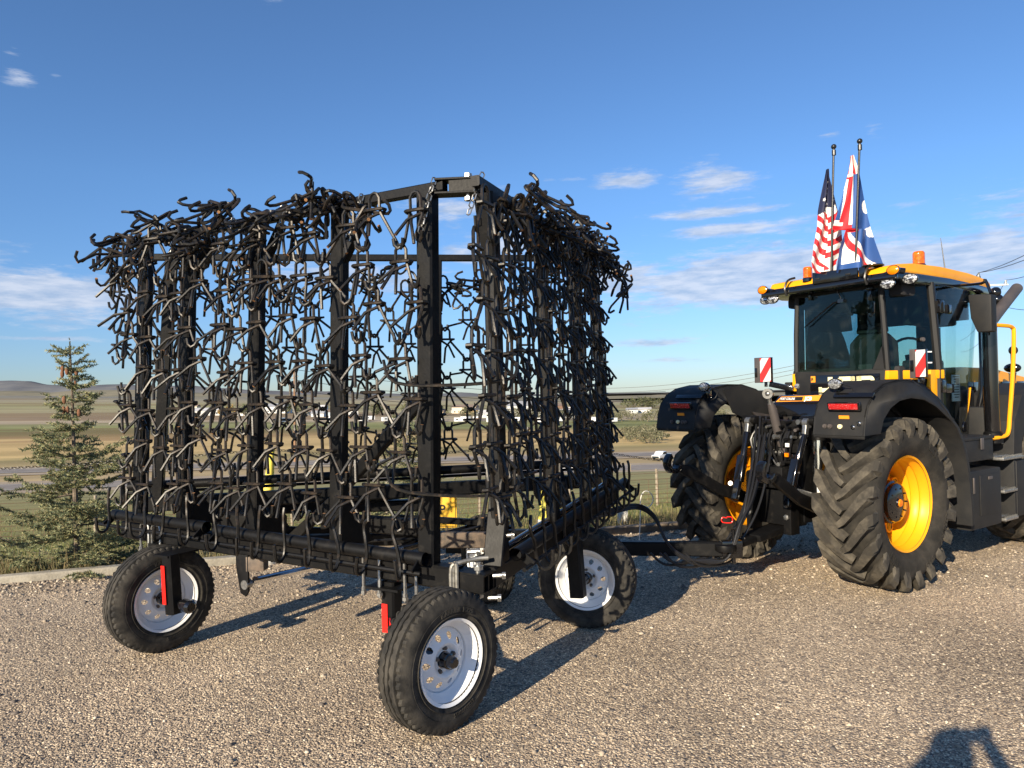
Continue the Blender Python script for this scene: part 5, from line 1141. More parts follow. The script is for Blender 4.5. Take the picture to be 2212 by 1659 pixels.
# bold block capitals J C B drawn as outlines
def ring(x0,x1,z0,z1,t,cut=None,steps=10,close=True):
    pass
def block_letters(x,z,h,w_,t,y,m,par):
    mb=MB(); P=lambda px,pz,a: Vector((px,a,pz))
    def arc(cx,cz,ro,ri,a0,a1,n=10,sy=1.0):
        out=[(cx+ro*math.cos(a0+(a1-a0)*i/n),cz+ro*sy*math.sin(a0+(a1-a0)*i/n)) for i in range(n+1)]; inn=[(cx+ri*math.cos(a0+(a1-a0)*i/n),cz+ri*sy*math.sin(a0+(a1-a0)*i/n)) for i in range(n+1)]
        for i in range(n): mb.prism([out[i],out[i+1],inn[i+1],inn[i]],P,y-.003,y)
    def rect(x0,x1,z0,z1): mb.prism([(x0,z0),(x1,z0),(x1,z1),(x0,z1)],P,y-.003,y)
    g=t*.35
    # J
    rect(x+w_*.62,x+w_*.62+t,z+h*.12,z+h); rect(x,x+w_*.62+t*.6,z,z+t*.85); rect(x,x+t*.7,z,z+h*.34); rect(x+w_*.62,x+w_*.62+t*.8,z,z+h*.2)
    # C
    cx=x+w_+t*.9; rect(cx,cx+t,z+h*.1,z+h*.9); rect(cx+t*.25,cx+w_*1.05,z+h-t*.85,z+h); rect(cx+t*.25,cx+w_*1.05,z,z+t*.85); rect(cx+w_*1.05-t*.9,cx+w_*1.05,z+h*.62,z+h); rect(cx+w_*1.05-t*.9,cx+w_*1.05,z,z+h*.38)
    # B
    bx=cx+w_*1.05+g; rect(bx,bx+t,z,z+h); rect(bx,bx+w_*.85,z+h-t*.75,z+h); rect(bx,bx+w_*.9,z,z+t*.75); rect(bx,bx+w_*.8,z+h*.5-t*.35,z+h*.5+t*.35); arc(bx+w_*.82,z+h*.74,h*.26,h*.26-t*.8,-PI/2,PI/2); arc(bx+w_*.86,z+h*.27,h*.27,h*.27-t*.8,-PI/2,PI/2)
    return mb.build('lettering',m,par,smooth=False)
block_letters(-.20,1.685,.155,.17,.05,.611,'cream',cab)
m=MB(); m.bb(-.285,-.235,.606,.611,1.79,1.855); tb(m,'emblem','decalorange',cab); rtext('JB',.035,-.28,1.822,.605,.001,'signblack','lettering',.8)
# yellow corner panels
for s in (1,-1):
    m=MB(); m.prism([(.47,.63),(.52,.63),(.76,1.20),(.66,1.20)],lambda x,y,a: Vector((x*s,y,a)),1.70 if s<0 else 1.80,1.885); tb(m,'corner_panel','yellow',cab,bev=.008)
    m=MB(); m.prism([(1.02,1.885),(1.23,1.885),(1.26,1.50),(.98,1.72),(1.0,1.78)],side,.69*s,.72*s); tb(m,'corner_panel','yellow',cab,bev=.006)
    m=MB(); m.prism([(.72,1.80),(1.20,1.80),(1.24,1.0),(.72,1.2)],side,.60*s,.68*s); tb(m,'lower_side','plastic',cab,bev=.01)
# indicator lamp in left corner panel
m=MB(); m.lathe((-.46,.625,1.755),(0,-1,0),[(.0,.03),(.022,.02),(.03,.0)],14); tb(m,'indicator','lamp',cab)
# pillars
for s in (1,-1):
    pillar('rear_pillar',[(.49*s,.665,1.88),(.475*s,.655,2.30),(.45*s,.655,2.72)],.026,cab)
    cs=s if s>0 else -1.07
    pillar('centre_pillar',[(.71*cs,1.14,1.0),(.715*cs,1.17,1.9),(.68*cs,1.13,2.74)],.034,cab)
    pillar('front_pillar',[(.60*s,2.02,1.12),(.66*s,2.18,1.6),(.68*s,2.24,2.2),(.65*s,2.22,2.75)],.026,cab)
bbx('rear_sill','plastic',-.49,.49,.64,.69,1.87,1.905,.008,cab); bbx('rear_header','plastic',-.49,.49,.63,.70,2.69,2.75,.008,cab)
m=MB(); m.prism([(.36,1.90),(.475,1.90),(.455,2.12)],lambda x,z,a: Vector((x,a,z)),.635,.665); tb(m,'window_corner_trim','plastic',cab)
def pane(name,c4,m='glass',bow=0.0,par=None):
    a,b,c,d=[Vector(p) for p in c4]; n=8; n_=(b-a).cross(d-a).normalized(); vs=[];fs=[]
    for i in range(n+1):
        for j in range(n+1):
            u=i/n;v=j/n; vs.append(a.lerp(b,u).lerp(d.lerp(c,u),v)+n_*bow*math.sin(PI*u)*.9)
    for i in range(n):
        for j in range(n): q=i*(n+1)+j; fs.append((q,q+n+1,q+n+2,q+1))
    k=len(vs); vs+=[v-n_*.005 for v in vs]; fs+=[tuple(k+x for x in f[::-1]) for f in fs]
    mb=MB(); mb.add(vs,fs); return tb(mb,name,m,par or cab)
pane('rear_window',[(-.46,.652,1.895),(.46,.652,1.895),(.43,.648,2.70),(-.43,.648,2.70)],bow=.02)
for s in (1,-1):
    pane('quarter_window',[(.51*s,.69,1.89),(.705*(s if s>0 else -1.07),1.11,1.89),(.665*(s if s>0 else -1.07),1.09,2.71),(.475*s,.68,2.71)],bow=.015*s)
    pane('door_window',[(.715*s,1.20,1.16),(.615*s,2.0,1.14),(.655*s,2.20,2.72),(.69*s,1.17,2.72)],'glassdoor',bow=.03*s)
    m=MB(); m.tube([(.73*s,1.20,1.12),(.725*s,1.21,1.9),(.695*s,1.17,2.72),(.665*s,2.19,2.72),(.675*s,2.17,1.7),(.63*s,1.98,1.12)],.014,6,closed=True); tb(m,'door_frame','gloss',cab)
pane('windscreen',[(-.58,2.05,1.30),(.58,2.05,1.30),(.62,2.26,2.70),(-.62,2.26,2.70)],'glassdoor',bow=.05)
# EC lettering on the right quarter window
def qt(px,py,pz): 
    u=.80+px*1.9; return Vector((.51+(.705-.51)*u+.010,.69+(1.11-.69)*u-.010,1.955+py))
mb=MB()
def seg(x0,z0,x1,z1,t=.012):
    a=Vector((x0,z0));b=Vector((x1,z1)); d=(b-a).normalized(); nn=Vector((-d.y,d.x))*t/2; P=[a+nn,b+nn,b-nn,a-nn]; vs=[qt(p.x,p.y,0) for p in P]+[qt(p.x,p.y,0)+Vector((.004,-.003,0)) for p in P]; mb.add(vs,[(0,1,2,3),(4,5,6,7),(0,1,5,4),(1,2,6,5),(2,3,7,6),(3,0,4,7)])
for z in (0,.055,.105): seg(-.10,z,-.028,z)
seg(0,.012,0,.093); seg(0,.093,.012,.105); seg(.012,.105,.075,.105); seg(0,.012,.012,0); seg(.012,0,.075,0)
tb(mb,'lettering','decalwhite',cab,smooth=False)
m=MB(); m.lathe((.66,.985,2.18),(.9,-.42,0),[(0,.03),(.02,.025),(.022,0)],10); tb(m,'window_latch','exh',cab)
for z in (2.50,1.72): 
    m=MB(); m.box((.735,1.20,z),(.05,.09,.12)); m.box((.745,1.31,z-.02),(.035,.16,.09)); tb(m,'door_hinge','gloss',cab,bev=.012)
# roof: yellow shell over a black liner
m=MB(); m.prism([(.46,2.795),(.50,2.86),(.62,2.885),(.90,2.915),(1.40,2.925),(2.0,2.905),(2.42,2.865),(2.52,2.82),(2.50,2.755),(2.2,2.775),(1.5,2.80),(.9,2.80),(.62,2.79)],side,-.66,.66); roof=tb(m,'roof','yellow',bev=.025)
m=MB(); m.prism([(.44,2.74),(.46,2.80),(.9,2.806),(1.5,2.806),(2.2,2.78),(2.46,2.758),(2.40,2.68),(1.6,2.72),(.72,2.70)],side,-.70,.70); tb(m,'roof_liner','gloss',roof,bev=.015)
bbx('roof_rear_bar','gloss',-.72,.72,.40,.47,2.715,2.765,.015,roof)
for s in (1,-1):
    m=MB(); m.tube([(.60*s,.45,2.77),(.72*s,.46,2.80),(.76*s,.50,2.79)],.03,8); tb(m,'lamp_arm','gloss',roof)
def oval(name,c,rx,rz,m_lens,par,deep=.05,fc=(0,-1,0)):
    f=Vector(fc).normalized(); X=f.cross(Vector((0,0,1))).normalized(); R3=Matrix((X*rx,f,Vector((0,0,rz)))).transposed().to_4x4(); R3.translation=Vector(c)
    b=MB(); b.lathe((0,0,0),(0,1,0),[(0,-deep),(.6,-deep*.9),(.98,-deep*.1),(1.0,.008),(.9,.012)],22); 
    o=b.build(name,'gloss',par); o.matrix_basis=R3
    l=MB(); l.lathe((0,0,0),(0,1,0),[(.90,.008),(.6,.020),(0,.028)],22); o2=l.build('lamp_lens' if par is not None else 'lens',m_lens,par); o2.matrix_basis=R3; return o
oval('indicator_lamp',(.705,.41,2.80),.062,.046,'amber',roof); oval('indicator_lamp',(-.70,.41,2.80),.062,.046,'amber',roof)
for x,y,z in ((.64,.43,2.685),(.80,.52,2.715),(-.60,.44,2.69),(-.73,.50,2.70)): oval('work_lamp',(x,y,z),.072,.050,'led',roof)
for x,y,z in ((.78,2.30,2.70),(.80,2.30,2.62)): oval('front_work_lamp',(x,y,z),.06,.06,'lamp',roof,fc=(.2,1,0))
def beaconl(x,y,z,h=.12,r=.052):
    m=MB(); m.lathe((x,y,z),(0,0,1),[(0,0),(r*1.15,0),(r*1.15,.03),(r*.9,.045),(0,.045)],18); o=tb(m,'beacon_base','gloss',roof)
    m=MB(); m.lathe((x,y,z+.04),(0,0,1),[(r,.0),(r,.01)]+[(r*(.97 if i%2 else 1),.01+h*.8*i/9) for i in range(10)]+[(r*.8,h),(0,h)],20); tb(m,'beacon','beacon',roof)
bp=tl(1985,573,l=.55); beaconl(.55,bp.y,2.905,.125,.055); bp=tl(1745,605,f=.50); beaconl(bp.x,.50,2.83,.11,.045)
# flag mounting board on the roof
pa=tl(1757,590,f=.46); pb_=tl(1854,578,f=.46); m=MB(); m.prism([(pa.x,pa.z-.115),(pb_.x,pb_.z-.10),(pb_.x,pb_.z),(pa.x,pa.z)],lambda x,z,a: Vector((x,a,z)),.44,.46); rb=tb(m,'flag_board','gloss',roof,bev=.002)
for fx in (.12,.80):
    x=pa.x+(pb_.x-pa.x)*fx; m=MB(); m.box((x,.436,(pa.z+pb_.z)/2-.06),(.05,.01,.016)); tb(m,'slot','plastic',roof,bev=.003)
m=MB(); m.box((pb_.x+.05,.46,pb_.z-.05),(.06,.06,.09)); m.lathe((pb_.x+.12,.50,pb_.z-.005),(0,0,1),[(0,0),(.10,0),(.10,.012),(0,.016)],18); tb(m,'gps_receiver','gloss',roof,bev=.003)
for x in (-.40,.46):
    m=MB(); m.tube(smoothpath([(x,.40,2.70),(x-.01,.38,2.77),(x,.42,2.86),(x+.03,.50,2.89)],4),.012,6); tb(m,'roof_cable','hose',roof)
# antenna
m=MB(); m.tube([(.45,1.95,2.90),(.44,1.96,3.02),(.40,1.98,3.32)],[.009,.006,.003],6); tb(m,'antenna','hose',roof)
# rear wiper and window hinges
m=MB(); w0=tl(1817,650,f=.61); w1=tl(1738,707,f=.60); m.tube([w0,tl(1800,655,f=.60),w1],[.010,.009,.005],6); m.box(w0,(.06,.03,.035)); m.tube(smoothpath([tl(1806,625,f=.61),tl(1815,640,f=.60),w0],3),.005,5); tb(m,'rear_wiper','gloss',cab)
for u in (1750,1880): p=tl(u,636,f=.62); m=MB(); m.box((p.x,.62,p.z),(.03,.03,.12)); m.box((p.x,.62,p.z+.06),(.07,.04,.03)); tb(m,'window_hinge','gloss',cab,bev=.004)
m=MB(); m.tube([tl(1889,653,f=.62),tl(1889,675,f=.62),tl(1884,680,f=.62)],.006,5); tb(m,'window_handle','gloss',cab)
# interior
se=bbx('seat','seat',-.24,.24,1.30,1.75,1.50,1.66,.05,cab)
m=MB(); m.prism([(-.26,1.6),(.26,1.6),(.24,2.20),(.15,2.30),(-.15,2.30),(-.24,2.20)],lambda x,z,a: Vector((x,a,z)),1.25,1.38); tb(m,'seat_back','seat',cab,bev=.04)
m=MB(); m.prism([(-.17,2.30),(.17,2.30),(.15,2.40),(-.15,2.40)],lambda x,z,a: Vector((x,a,z)),1.26,1.34); tb(m,'headrest','seat',cab,bev=.03)
bbx('rear_shelf','seat',-.58,.58,.72,.98,1.62,1.93,.03,cab); bbx('armrest_console','seat',.27,.42,1.35,1.95,1.66,2.0,.03,cab); bbx('monitor','seat',.42,.46,1.55,1.80,2.08,2.34,.01,cab)
m=MB(); m.tube([(.0+math.cos(a)*.20,1.98+math.sin(a)*.05,2.10+math.sin(a)*.17) for a in [2*PI*i/20 for i in range(20)]],.015,6,closed=True); m.cyl((0,2.02,2.08),(0,2.15,1.5),.03); tb(m,'steering_wheel','seat',cab)
bbx('dashboard','seat',-.55,.55,2.0,2.15,1.3,1.72,.03,cab); bbx('roof_lining','seat',-.62,.62,.72,2.15,2.60,2.71,.03,cab); bbx('sun_blind','seat',-.6,.6,2.05,2.12,2.42,2.62,.01,cab)
bbx('overhead_console','seat',.36,.58,1.2,1.9,2.35,2.62,.03,cab); bbx('hood_muffler','seat',-.08,.10,2.35,2.55,1.8,2.72,.04,ho)
m=MB(); m.bb(.20,.34,.664,.668,1.90,1.955); tb(m,'glass_sticker','exh',cab)
# brochure taped in the door
pd=tl(2075,838,l=.70); m=MB(); m.box((.655,pd.y,pd.z),(.006,.17,.27)); bo=tb(m,'taped_sheet','decalwhite',cab); 
m=MB()
for k in range(9): m.box((.659,pd.y-.0+(.01 if k%3 else .0),pd.z+.115-k*.026),(.003,.13-(k%3)*.02,.010))
m.box((.659,pd.y+.03,pd.z+.07),(.004,.07,.06)); tb(m,'sheet_print','exh',cab)
m=MB(); m.lathe((.665,1.78,1.30),(1,0,0),[(0,.02),(.05,.02),(.06,.0)],18); o=tb(m,'door_speaker','gloss',cab); o.scale=(1,1,1)
m=MB(); m.tube(smoothpath([(.60,1.70,1.16),(.62,1.78,1.20),(.64,1.92,1.45),(.65,1.98,1.70)],4),.009,6); tb(m,'inner_grab_rail','yellow',cab)
# mirror
m=MB(); mt=[tl(2090,636,f=1.50),tl(2141,635,f=1.50),tl(2143,716,f=1.50),tl(2110,718,f=1.50),tl(2096,688,f=1.50)]; 
m.prism([(p.x,p.z) for p in mt],lambda x,z,a: Vector((x,a,z)),1.50,1.62); mi=tb(m,'mirror_housing','plastic',bev=.02)
m=MB(); q=tl(2130,600,f=1.52); m.tube(smoothpath([(.66,1.62,2.74),tl(2120,612,f=1.55),tl(2128,604,f=1.55),tl(2140,632,f=1.54)],4),.014,7); tb(m,'mirror_arm','gloss')
# exhaust stack: black guard tube and grey bent outlet
ex=.88; ey=tl(2140,820,l=ex).y; m=MB(); m.tube(smoothpath([(ex,ey+.02,1.17),(ex,ey,1.55),(ex,ey,2.0),(ex,ey+.0,2.36)],3),.068,20); st=tb(m,'exhaust_stack','gloss')
m=MB(); m.lathe((ex,ey+.02,1.14),(0,0,1),[(0,0),(.085,0),(.085,.10),(.07,.12)],18); tb(m,'exhaust_clamp','black',st)
e1=tl(2197,622,l=ex); m=MB(); m.tube(smoothpath([(ex,ey,2.22),(ex,ey+.01,2.30),(ex,ey+.08,2.39),(ex,e1.y,e1.z)],5),.055,16,cap=False); m.tube(smoothpath([(ex,ey,2.22),(ex,ey+.01,2.30),(ex,ey+.08,2.39),(ex,e1.y-.004,e1.z-.004)],5),.049,16,cap=False); tb(m,'exhaust_outlet','exh',st)
# yellow hand rail
m=MB(); m.tube(smoothpath([(.92,ey+.05,2.33),tl(2178,704,l=.96),tl(2187,708,l=.96),tl(2190,720,l=.97),tl(2188,800,l=.97),tl(2181,900,l=.97),tl(2178,932,l=.97),tl(2168,943,l=.96),(.90,ey-.20,1.19)],3),.020,8); tb(m,'hand_rail','yellow')
# front mirror and lamp beyond the rail
m=MB(); q=tl(2187,795,l=.6); m.ball((.6,q.y,q.z),.09,14,8,(1,.5,.6)); m.ball((.62,q.y-.02,q.z+.20),.05,12,8,(1,.7,1)); m.tube([(.6,q.y,q.z),(.61,q.y-.03,q.z+.2)],.015,6); tb(m,'front_mirror','gloss')
m=MB(); m.tube([(.62,q.y,q.z-.05),(.55,q.y,q.z-.5)],.02,6); tb(m,'front_mirror_stalk','gloss')
# marker boards
def marker(s):
    if s>0: a=tl(1977,755,f=.50); b=tl(2003,815,f=.50); c=tl(1962,757,f=.50)
    else: a=tl(1642,773,f=.50); b=tl(1668,828,f=.50); c=tl(1627,772,f=.50)
    x0,x1=a.x,b.x; z1,z0=a.z,b.z
    if s<0: z0=z1-.27
    m=MB(); m.bb(c.x,x0+.01,.515,.53,z0-.005,z1+.004); bo_=tb(m,'marker_back','exh',bev=.003)
    m=MB(); m.bb(x0,x1,.49,.52,z0,z1); bd=tb(m,'marker_board','gloss',bo_,bev=.003)
    w_=x1-x0; h_=z1-z0; mb=[MB(),MB()]
    # diagonal bands
    N_=6; P=lambda x,z,a: Vector((x,a,z))
    def clip(poly,f):
        out=[]; n=len(poly)
        for i in range(n):
            p,q=poly[i],poly[(i+1)%n]; a_,b_=f(p),f(q)
            if a_>=0: out.append(p)
            if a_*b_<0: t=a_/(a_-b_); out.append((p[0]+(q[0]-p[0])*t,p[1]+(q[1]-p[1])*t))
        return out
    k=1.35*h_/ .27*w_/.14 if False else 1.5
    for i in range(-4,6):
        lo=i*.135; hi=lo+.135; poly=[(x0+.006,z0+.006),(x1-.006,z0+.006),(x1-.006,z1-.006),(x0+.006,z1-.006)]
        val=lambda p: (p[1]-z0)-(p[0]-x0)*k+(.05 if s>0 else .05)
        poly=clip(poly,lambda p: val(p)-lo); 
        if len(poly)<3: continue
        poly=clip(poly,lambda p: hi-val(p))
        if len(poly)<3: continue
        mb[i%2].prism(poly,P,.486,.489)
    mb[0].build('stripe','markred',bo_,smooth=False); mb[1].build('stripe','markwhite',bo_,smooth=False)
    m=MB(); xm=(x0+x1)/2
    if s<0: m.beam((xm+.02,.53,z0-.02),(-.50,.62,z0-.08),.05,.06); m.cyl((xm-.02,.52,z0-.05),(xm-.02,.52,z0),.018,8)
    else: m.beam((xm-.02,.53,z0-.02),(.62,.80,z0-.06),.05,.06); m.cyl((xm,.52,z0-.04),(xm,.52,z0),.018,8)
    m.bb(c.x+.01,c.x+.04,.50,.515,z0+.06,z0+.16); tb(m,'marker_arm','gloss',bo_,bev=.004)
M['markred']=mat('reflective_red',(.72,.03,.03),.35); M['markwhite']=mat('reflective_white',(.62,.64,.66),.4)
marker(1); marker(-1)
# --- rear linkage cover with plate
cov=MB(); cov.prism([(.02,1.46),(.06,1.58),(.16,1.665),(.60,1.68),(.60,1.46)],side,-.36,.50); cv=tb(cov,'linkage_cover','gloss',bev=.02)
def plate(u0,v0,u1,v1,nm,m_,f,par): 
    a=tl(u0,v0,f=f);b=tl(u1,v1,f=f); mm=MB(); mm.prism([(a.x,b.z),(b.x-.02,b.z+.01),(b.x,a.z+.012),(a.x+.05,a.z)],lambda x,z,q: Vector((x,q+(z-b.z)*.45,z)),f-.004,f); return tb(mm,nm,m_,par),a,b
o,a,b=plate(1676,857,1773,868,'plate_border','decalorange',.052,cv)
m=MB(); w_=b.x-a.x; zc=(a.z+b.z)/2+.004
m.prism([(a.x+.035,zc-.018),(a.x+w_*.60,zc-.017),(a.x+w_*.60,zc+.019),(a.x+.05,zc+.018)],lambda x,z,q: Vector((x,q+(z-b.z)*.45,z)),.043,.0475); tb(m,'plate_field','signblack',cv)
textmb('FORT COLLINS',.030,.0008,.001,lambda px,py,pz: Vector((a.x+.05+px*.80,.041-pz+(zc+py-b.z)*.45,zc+py)),align='LEFT').build('lettering','decalwhite',cv,smooth=False)
textmb('JCB',.046,.003,.001,lambda px,py,pz: Vector((a.x+w_*.66+px,.041-pz+(zc+py-b.z)*.45,zc+py)),align='LEFT').build('lettering','decalwhite',cv,smooth=False)
# --- three point linkage
def eye(c,ax,r,t,m='zinc',nm='ball_eye',par=None): mb=MB(); mb.lathe(c,ax,[(r*.5,-t/2),(r,-t/2),(r,t/2),(r*.5,t/2)],18,closed=True); mb.ball(c,r*.55); return tb(mb,nm,m,par)
m=MB(); m.tube([(.0,-.32,1.20),(.0,-.36,1.30),(.0,-.44,1.54),(.0,-.47,1.60)],[.035,.040,.040,.028],12); tlk=tb(m,'top_link','exh'); eye((.0,-.50,1.69),(.3,-1,0),.048,.045,par=tlk); m=MB(); m.cyl((0,-.47,1.58),(0,-.49,1.66),.018); m.cyl((0,-.33,1.18),(0,-.30,1.08),.020); tb(m,'threaded_end','zinc',tlk); eye((.0,-.31,1.13),(1,0,0),.04,.04,par=tlk)
for s in (1,-1):
    x=.31*s
    m=MB(); m.beam((.22*s,.0,1.42),(x,-.36,1.43),.06,.09); m.cyl((x-.07,-.36,1.44),(x+.07,-.36,1.44),.04,12); la=tb(m,'lift_arm','black',bev=.004)
    eye((x,-.38,1.42),(1,0,0),.045,.05,par=la); m=MB(); m.beam((x,-.39,1.44),(x+.0,-.42,1.30),.045,.05); tb(m,'clevis','zinc',la,bev=.006)
    m=MB(); m.cyl((x,-.42,1.32),(x-.02*s,-.52,1.05),.030,12); m.beam((x-.02*s,-.52,1.10),(x-.03*s,-.60,.86),.085,.06); m.beam((x-.03*s,-.60,.88),(x-.03*s,-.66,.70),.06,.05); lr_=tb(m,'lift_rod','gloss',bev=.004)
    # hydraulic ram
    m=MB(); m.cyl((.33*s,-.24,1.34),(.34*s,-.26,.72),.058,18); rm=tb(m,'lift_ram_barrel','black'); m=MB(); m.cyl((.33*s,-.24,1.26),(.335*s,-.25,.96),.062,20); tb(m,'ram_sleeve','chrome',rm); m=MB(); m.box((.33*s,-.24,1.36),(.08,.08,.10)); tb(m,'ram_clevis','black',rm,bev=.01)
    # lower link with hook
    m=MB(); m.prism([(-.10,.52),(-.10,.64),(-.70,.84),(-1.08,1.04),(-1.20,1.06),(-1.17,.98),(-1.10,.94),(-.70,.73)],lambda y,z,a: Vector((a+(.34+.16*(-y-.1)/1.1)*s,y,z)),-.025,.025); lw=tb(m,'lower_link','black',bev=.005)
    hk=[]; 
    cx,cy=-1.24,1.07
    pts=[(cx+.10*math.cos(a),cy+.10*math.sin(a)) for a in [PI*1.9-PI*1.25*i/12 for i in range(13)]]+[(cx+.055*math.cos(a),cy+.055*math.sin(a)) for a in [PI*.65+PI*1.25*i/12 for i in range(13)]]
    m=MB(); m.prism(pts,lambda y,z,a: Vector((a+.505*s,y,z)),-.035,.035); tb(m,'lower_link_hook','gloss',lw,bev=.006)
    # stabiliser
    m=MB(); m.tube([(.36*s,-.62,.84),(.44*s,-.45,.78),(.46*s,-.40,.765),(.56*s,-.2,.70)],[.022,.022,.030,.026],10); sb=tb(m,'stabiliser','zinc')
bbx('fluid_bottle','decalwhite',.40,.52,-.40,-.30,.80,.98,.012)
bbx('hitch_block','black',-.22,.22,-.45,-.28,.48,.80,.01); bbx('hitch_frame','black',-.24,-.16,-.55,-.42,.42,.78,.01); bbx('hitch_frame','black',.16,.24,-.55,-.42,.42,.78,.01)
for x in (-.20,.20):
    for z in (.58,.69): m=MB(); m.lathe((x,-.552,z),(0,-1,0),[(.026,0),(.026,.016),(.010,.022),(0,.022)],6); tb(m,'hex_bolt','zinc')
m=MB(); m.beam((0,-.40,.44),(0,-.80,.40),.20,.06); m.beam((0,-.7,.40),(0,-1.17,.36),.13,.055); m.lathe((0,-1.15,.36),(0,0,1),[(0,-.028),(.09,-.028),(.09,.028),(0,.028)],18); tb(m,'drawbar','black',bev=.006)
m=MB(); m.box((-.02,-.92,.395),(.10,.003,.05)); tb(m,'drawbar_sticker','exh')
bbx('pto_guard','black',-.14,.14,-.52,-.28,.82,1.02,.02); bbx('valve_block','black',-.18,.22,-.36,-.22,1.22,1.44,.01)
rg=random.Random(8)
for i in range(26):
    x=rg.uniform(-.26,.30); z=rg.uniform(.85,1.44); y=-.36-rg.random()*.06; m=MB(); m.cyl((x,y,z),(x+rg.uniform(-.02,.02),y-.06,z+rg.uniform(-.01,.01)),rg.uniform(.010,.024),10); tb(m,'hydraulic_coupler',rg.choice(['black','black','zinc','exh']))
for i in range(9):
    x=rg.uniform(-.25,.28); z=rg.uniform(.7,1.35); m=MB(); m.box((x,-.34-rg.random()*.08,z),(rg.uniform(.03,.10),.04,rg.uniform(.03,.12))); tb(m,'linkage_bracket',rg.choice(['black','exh','gloss']),bev=.004)
for i in range(12):
    x=rg.uniform(-.25,.25); m=MB(); m.tube(smoothpath([(x,-.30,1.42),(x+rg.uniform(-.08,.08),-.42,1.25),(x+rg.uniform(-.1,.1),-.38,1.0),(x+rg.uniform(-.1,.1),-.34,.75)],4),.010,6); tb(m,'linkage_hose','hose')
for x,z,m_ in ((.16,1.22,'decalwhite'),(.15,1.13,'amber'),(-.05,.92,'zinc')): m=MB(); m.box((x,-.46,z),(.035,.02,.035)); tb(m,'small_fitting',m_,bev=.003)
# ------------------------------------------------------------ flags on the roof board
def flagmat(name,kind):
    m,t,b=nodesmat(name); return m
M['fred']=mat('flag_red',(.55,.012,.02),.7); M['fwhite']=mat('flag_white',(.80,.78,.74),.7); M['fnavy']=mat('flag_navy',(.012,.016,.05),.7); M['fblue']=mat('flag_blue',(.020,.075,.26),.7)
def flag(name,u0,v0,u1,v1,shape,colour,mats,label,f=.47,folds=5,seed=0,starlist=None):
    a=tl(u1,v1,f=f); top=tl(u0,v0,f=f); P0=TM@a; P1=TM@top
    t=empty(name,P0); tag(t,label,'flag','flags on the tractor roof')
    d=P1-P0; m=MB(); m.tube([(0,0,-.10),d*.5,d],.011,8); m.build('pole','hose',t); m=MB(); m.ball(d,.026,12,8); m.lathe(d-Vector((0,0,.085)),(0,0,1),[(.0,0),(.019,0),(.019,.05),(.013,.055)],10); m.build('finial','hose',t)
    # cloth hangs in a gathered sheet; x across the picture plane of the viewer standing by the harrow
    X=Vector((1.12,-.1,0)); Y=Vector((.1,1,0)).normalized(); nu,nv=90,170; vs=[];fs=[];ms=[]; r_=random.Random(seed)
    for j in range(nv+1):
        v=j/nv
        l,r,zt_,zb_=shape(v)
        for i in range(nu+1):
            s=i/nu; x=l+(r-l)*s; w_=(r-l); y=.035+w_*.16*math.sin(s*PI*folds+v*2.2+seed)*(.35+.65*v)+.02*math.sin(s*11+v*6)
            z=zt_+(zb_-zt_)*1.0; z=zt_(s) if callable(zt_) else zt_
            vs.append(X*x+Y*y+Vector((0,0,z))+d*0)
    for j in range(nv):
        for i in range(nu):
            q=j*(nu+1)+i; fs.append((q,q+1,q+nu+2,q+nu+1)); ms.append(colour((i+.5)/nu,(j+.5)/nv,(vs[q][0]+vs[q+1][0])/2))
    me=bpy.data.meshes.new('cloth'); me.from_pydata(vs,[],fs)
    for q in mats: me.materials.append(M[q])
    me.polygons.foreach_set('material_index',ms)
    for p in me.polygons: p.use_smooth=True
    link('cloth',me,t); return t
# silhouettes measured from the pole: (height fraction, left edge, right edge)
def shp(tab,ztop,zbot):
    def f(v):
        for k in range(len(tab)-1):
            if tab[k][0]<=v<=tab[k+1][0]:
                a=(v-tab[k][0])/(tab[k+1][0]-tab[k][0]); l=tab[k][1]+(tab[k+1][1]-tab[k][1])*a; r=tab[k][2]+(tab[k+1][2]-tab[k][2])*a; break
        z=ztop+(zbot-ztop)*v; return l,r,z,z
    return f
STARS=[(.55,.18),(.42,.235),(.45,.33),(.40,.385),(.30,.43),(.80,.305),(.82,.37),(.62,.12),(.22,.30)]
def usa(s,v,x):
    # canton down to about 42% of the drop, then sagging stripes
    if v<.36+.06*abs(s-.5)+(.05 if s<.45 else 0):
        for a,b in STARS:
            dx=(s-a)*(.35+v)*.55; dy=(v-b)*1.6; r=math.hypot(dx,dy); an=math.atan2(dy,dx)
            if r<.022*(1+.45*math.cos(5*an)): return 1
        return 2
    q=v+(.10*(1-s) if s<.5 else .02)-.06*math.sin(s*PI)
    k=int((q-.36)/.058)
    if v>.88 and .35<s<.8 and (s-.35)*.25>(v-.88): return 1
    return 1 if k%2==0 else 0
flag('flag',1801,317,1795,583,shp([(0,-.005,.01),(.08,-.02,.012),(.4,-.085,.085),(.55,-.10,.115),(.75,-.145,.125),(.9,-.165,.06),(1,-.155,.055)],1.02,-.02),usa,['fred','fwhite','fnavy'],'flag of red and white stripes with white stars on navy, left on the cab roof',folds=3,seed=2)
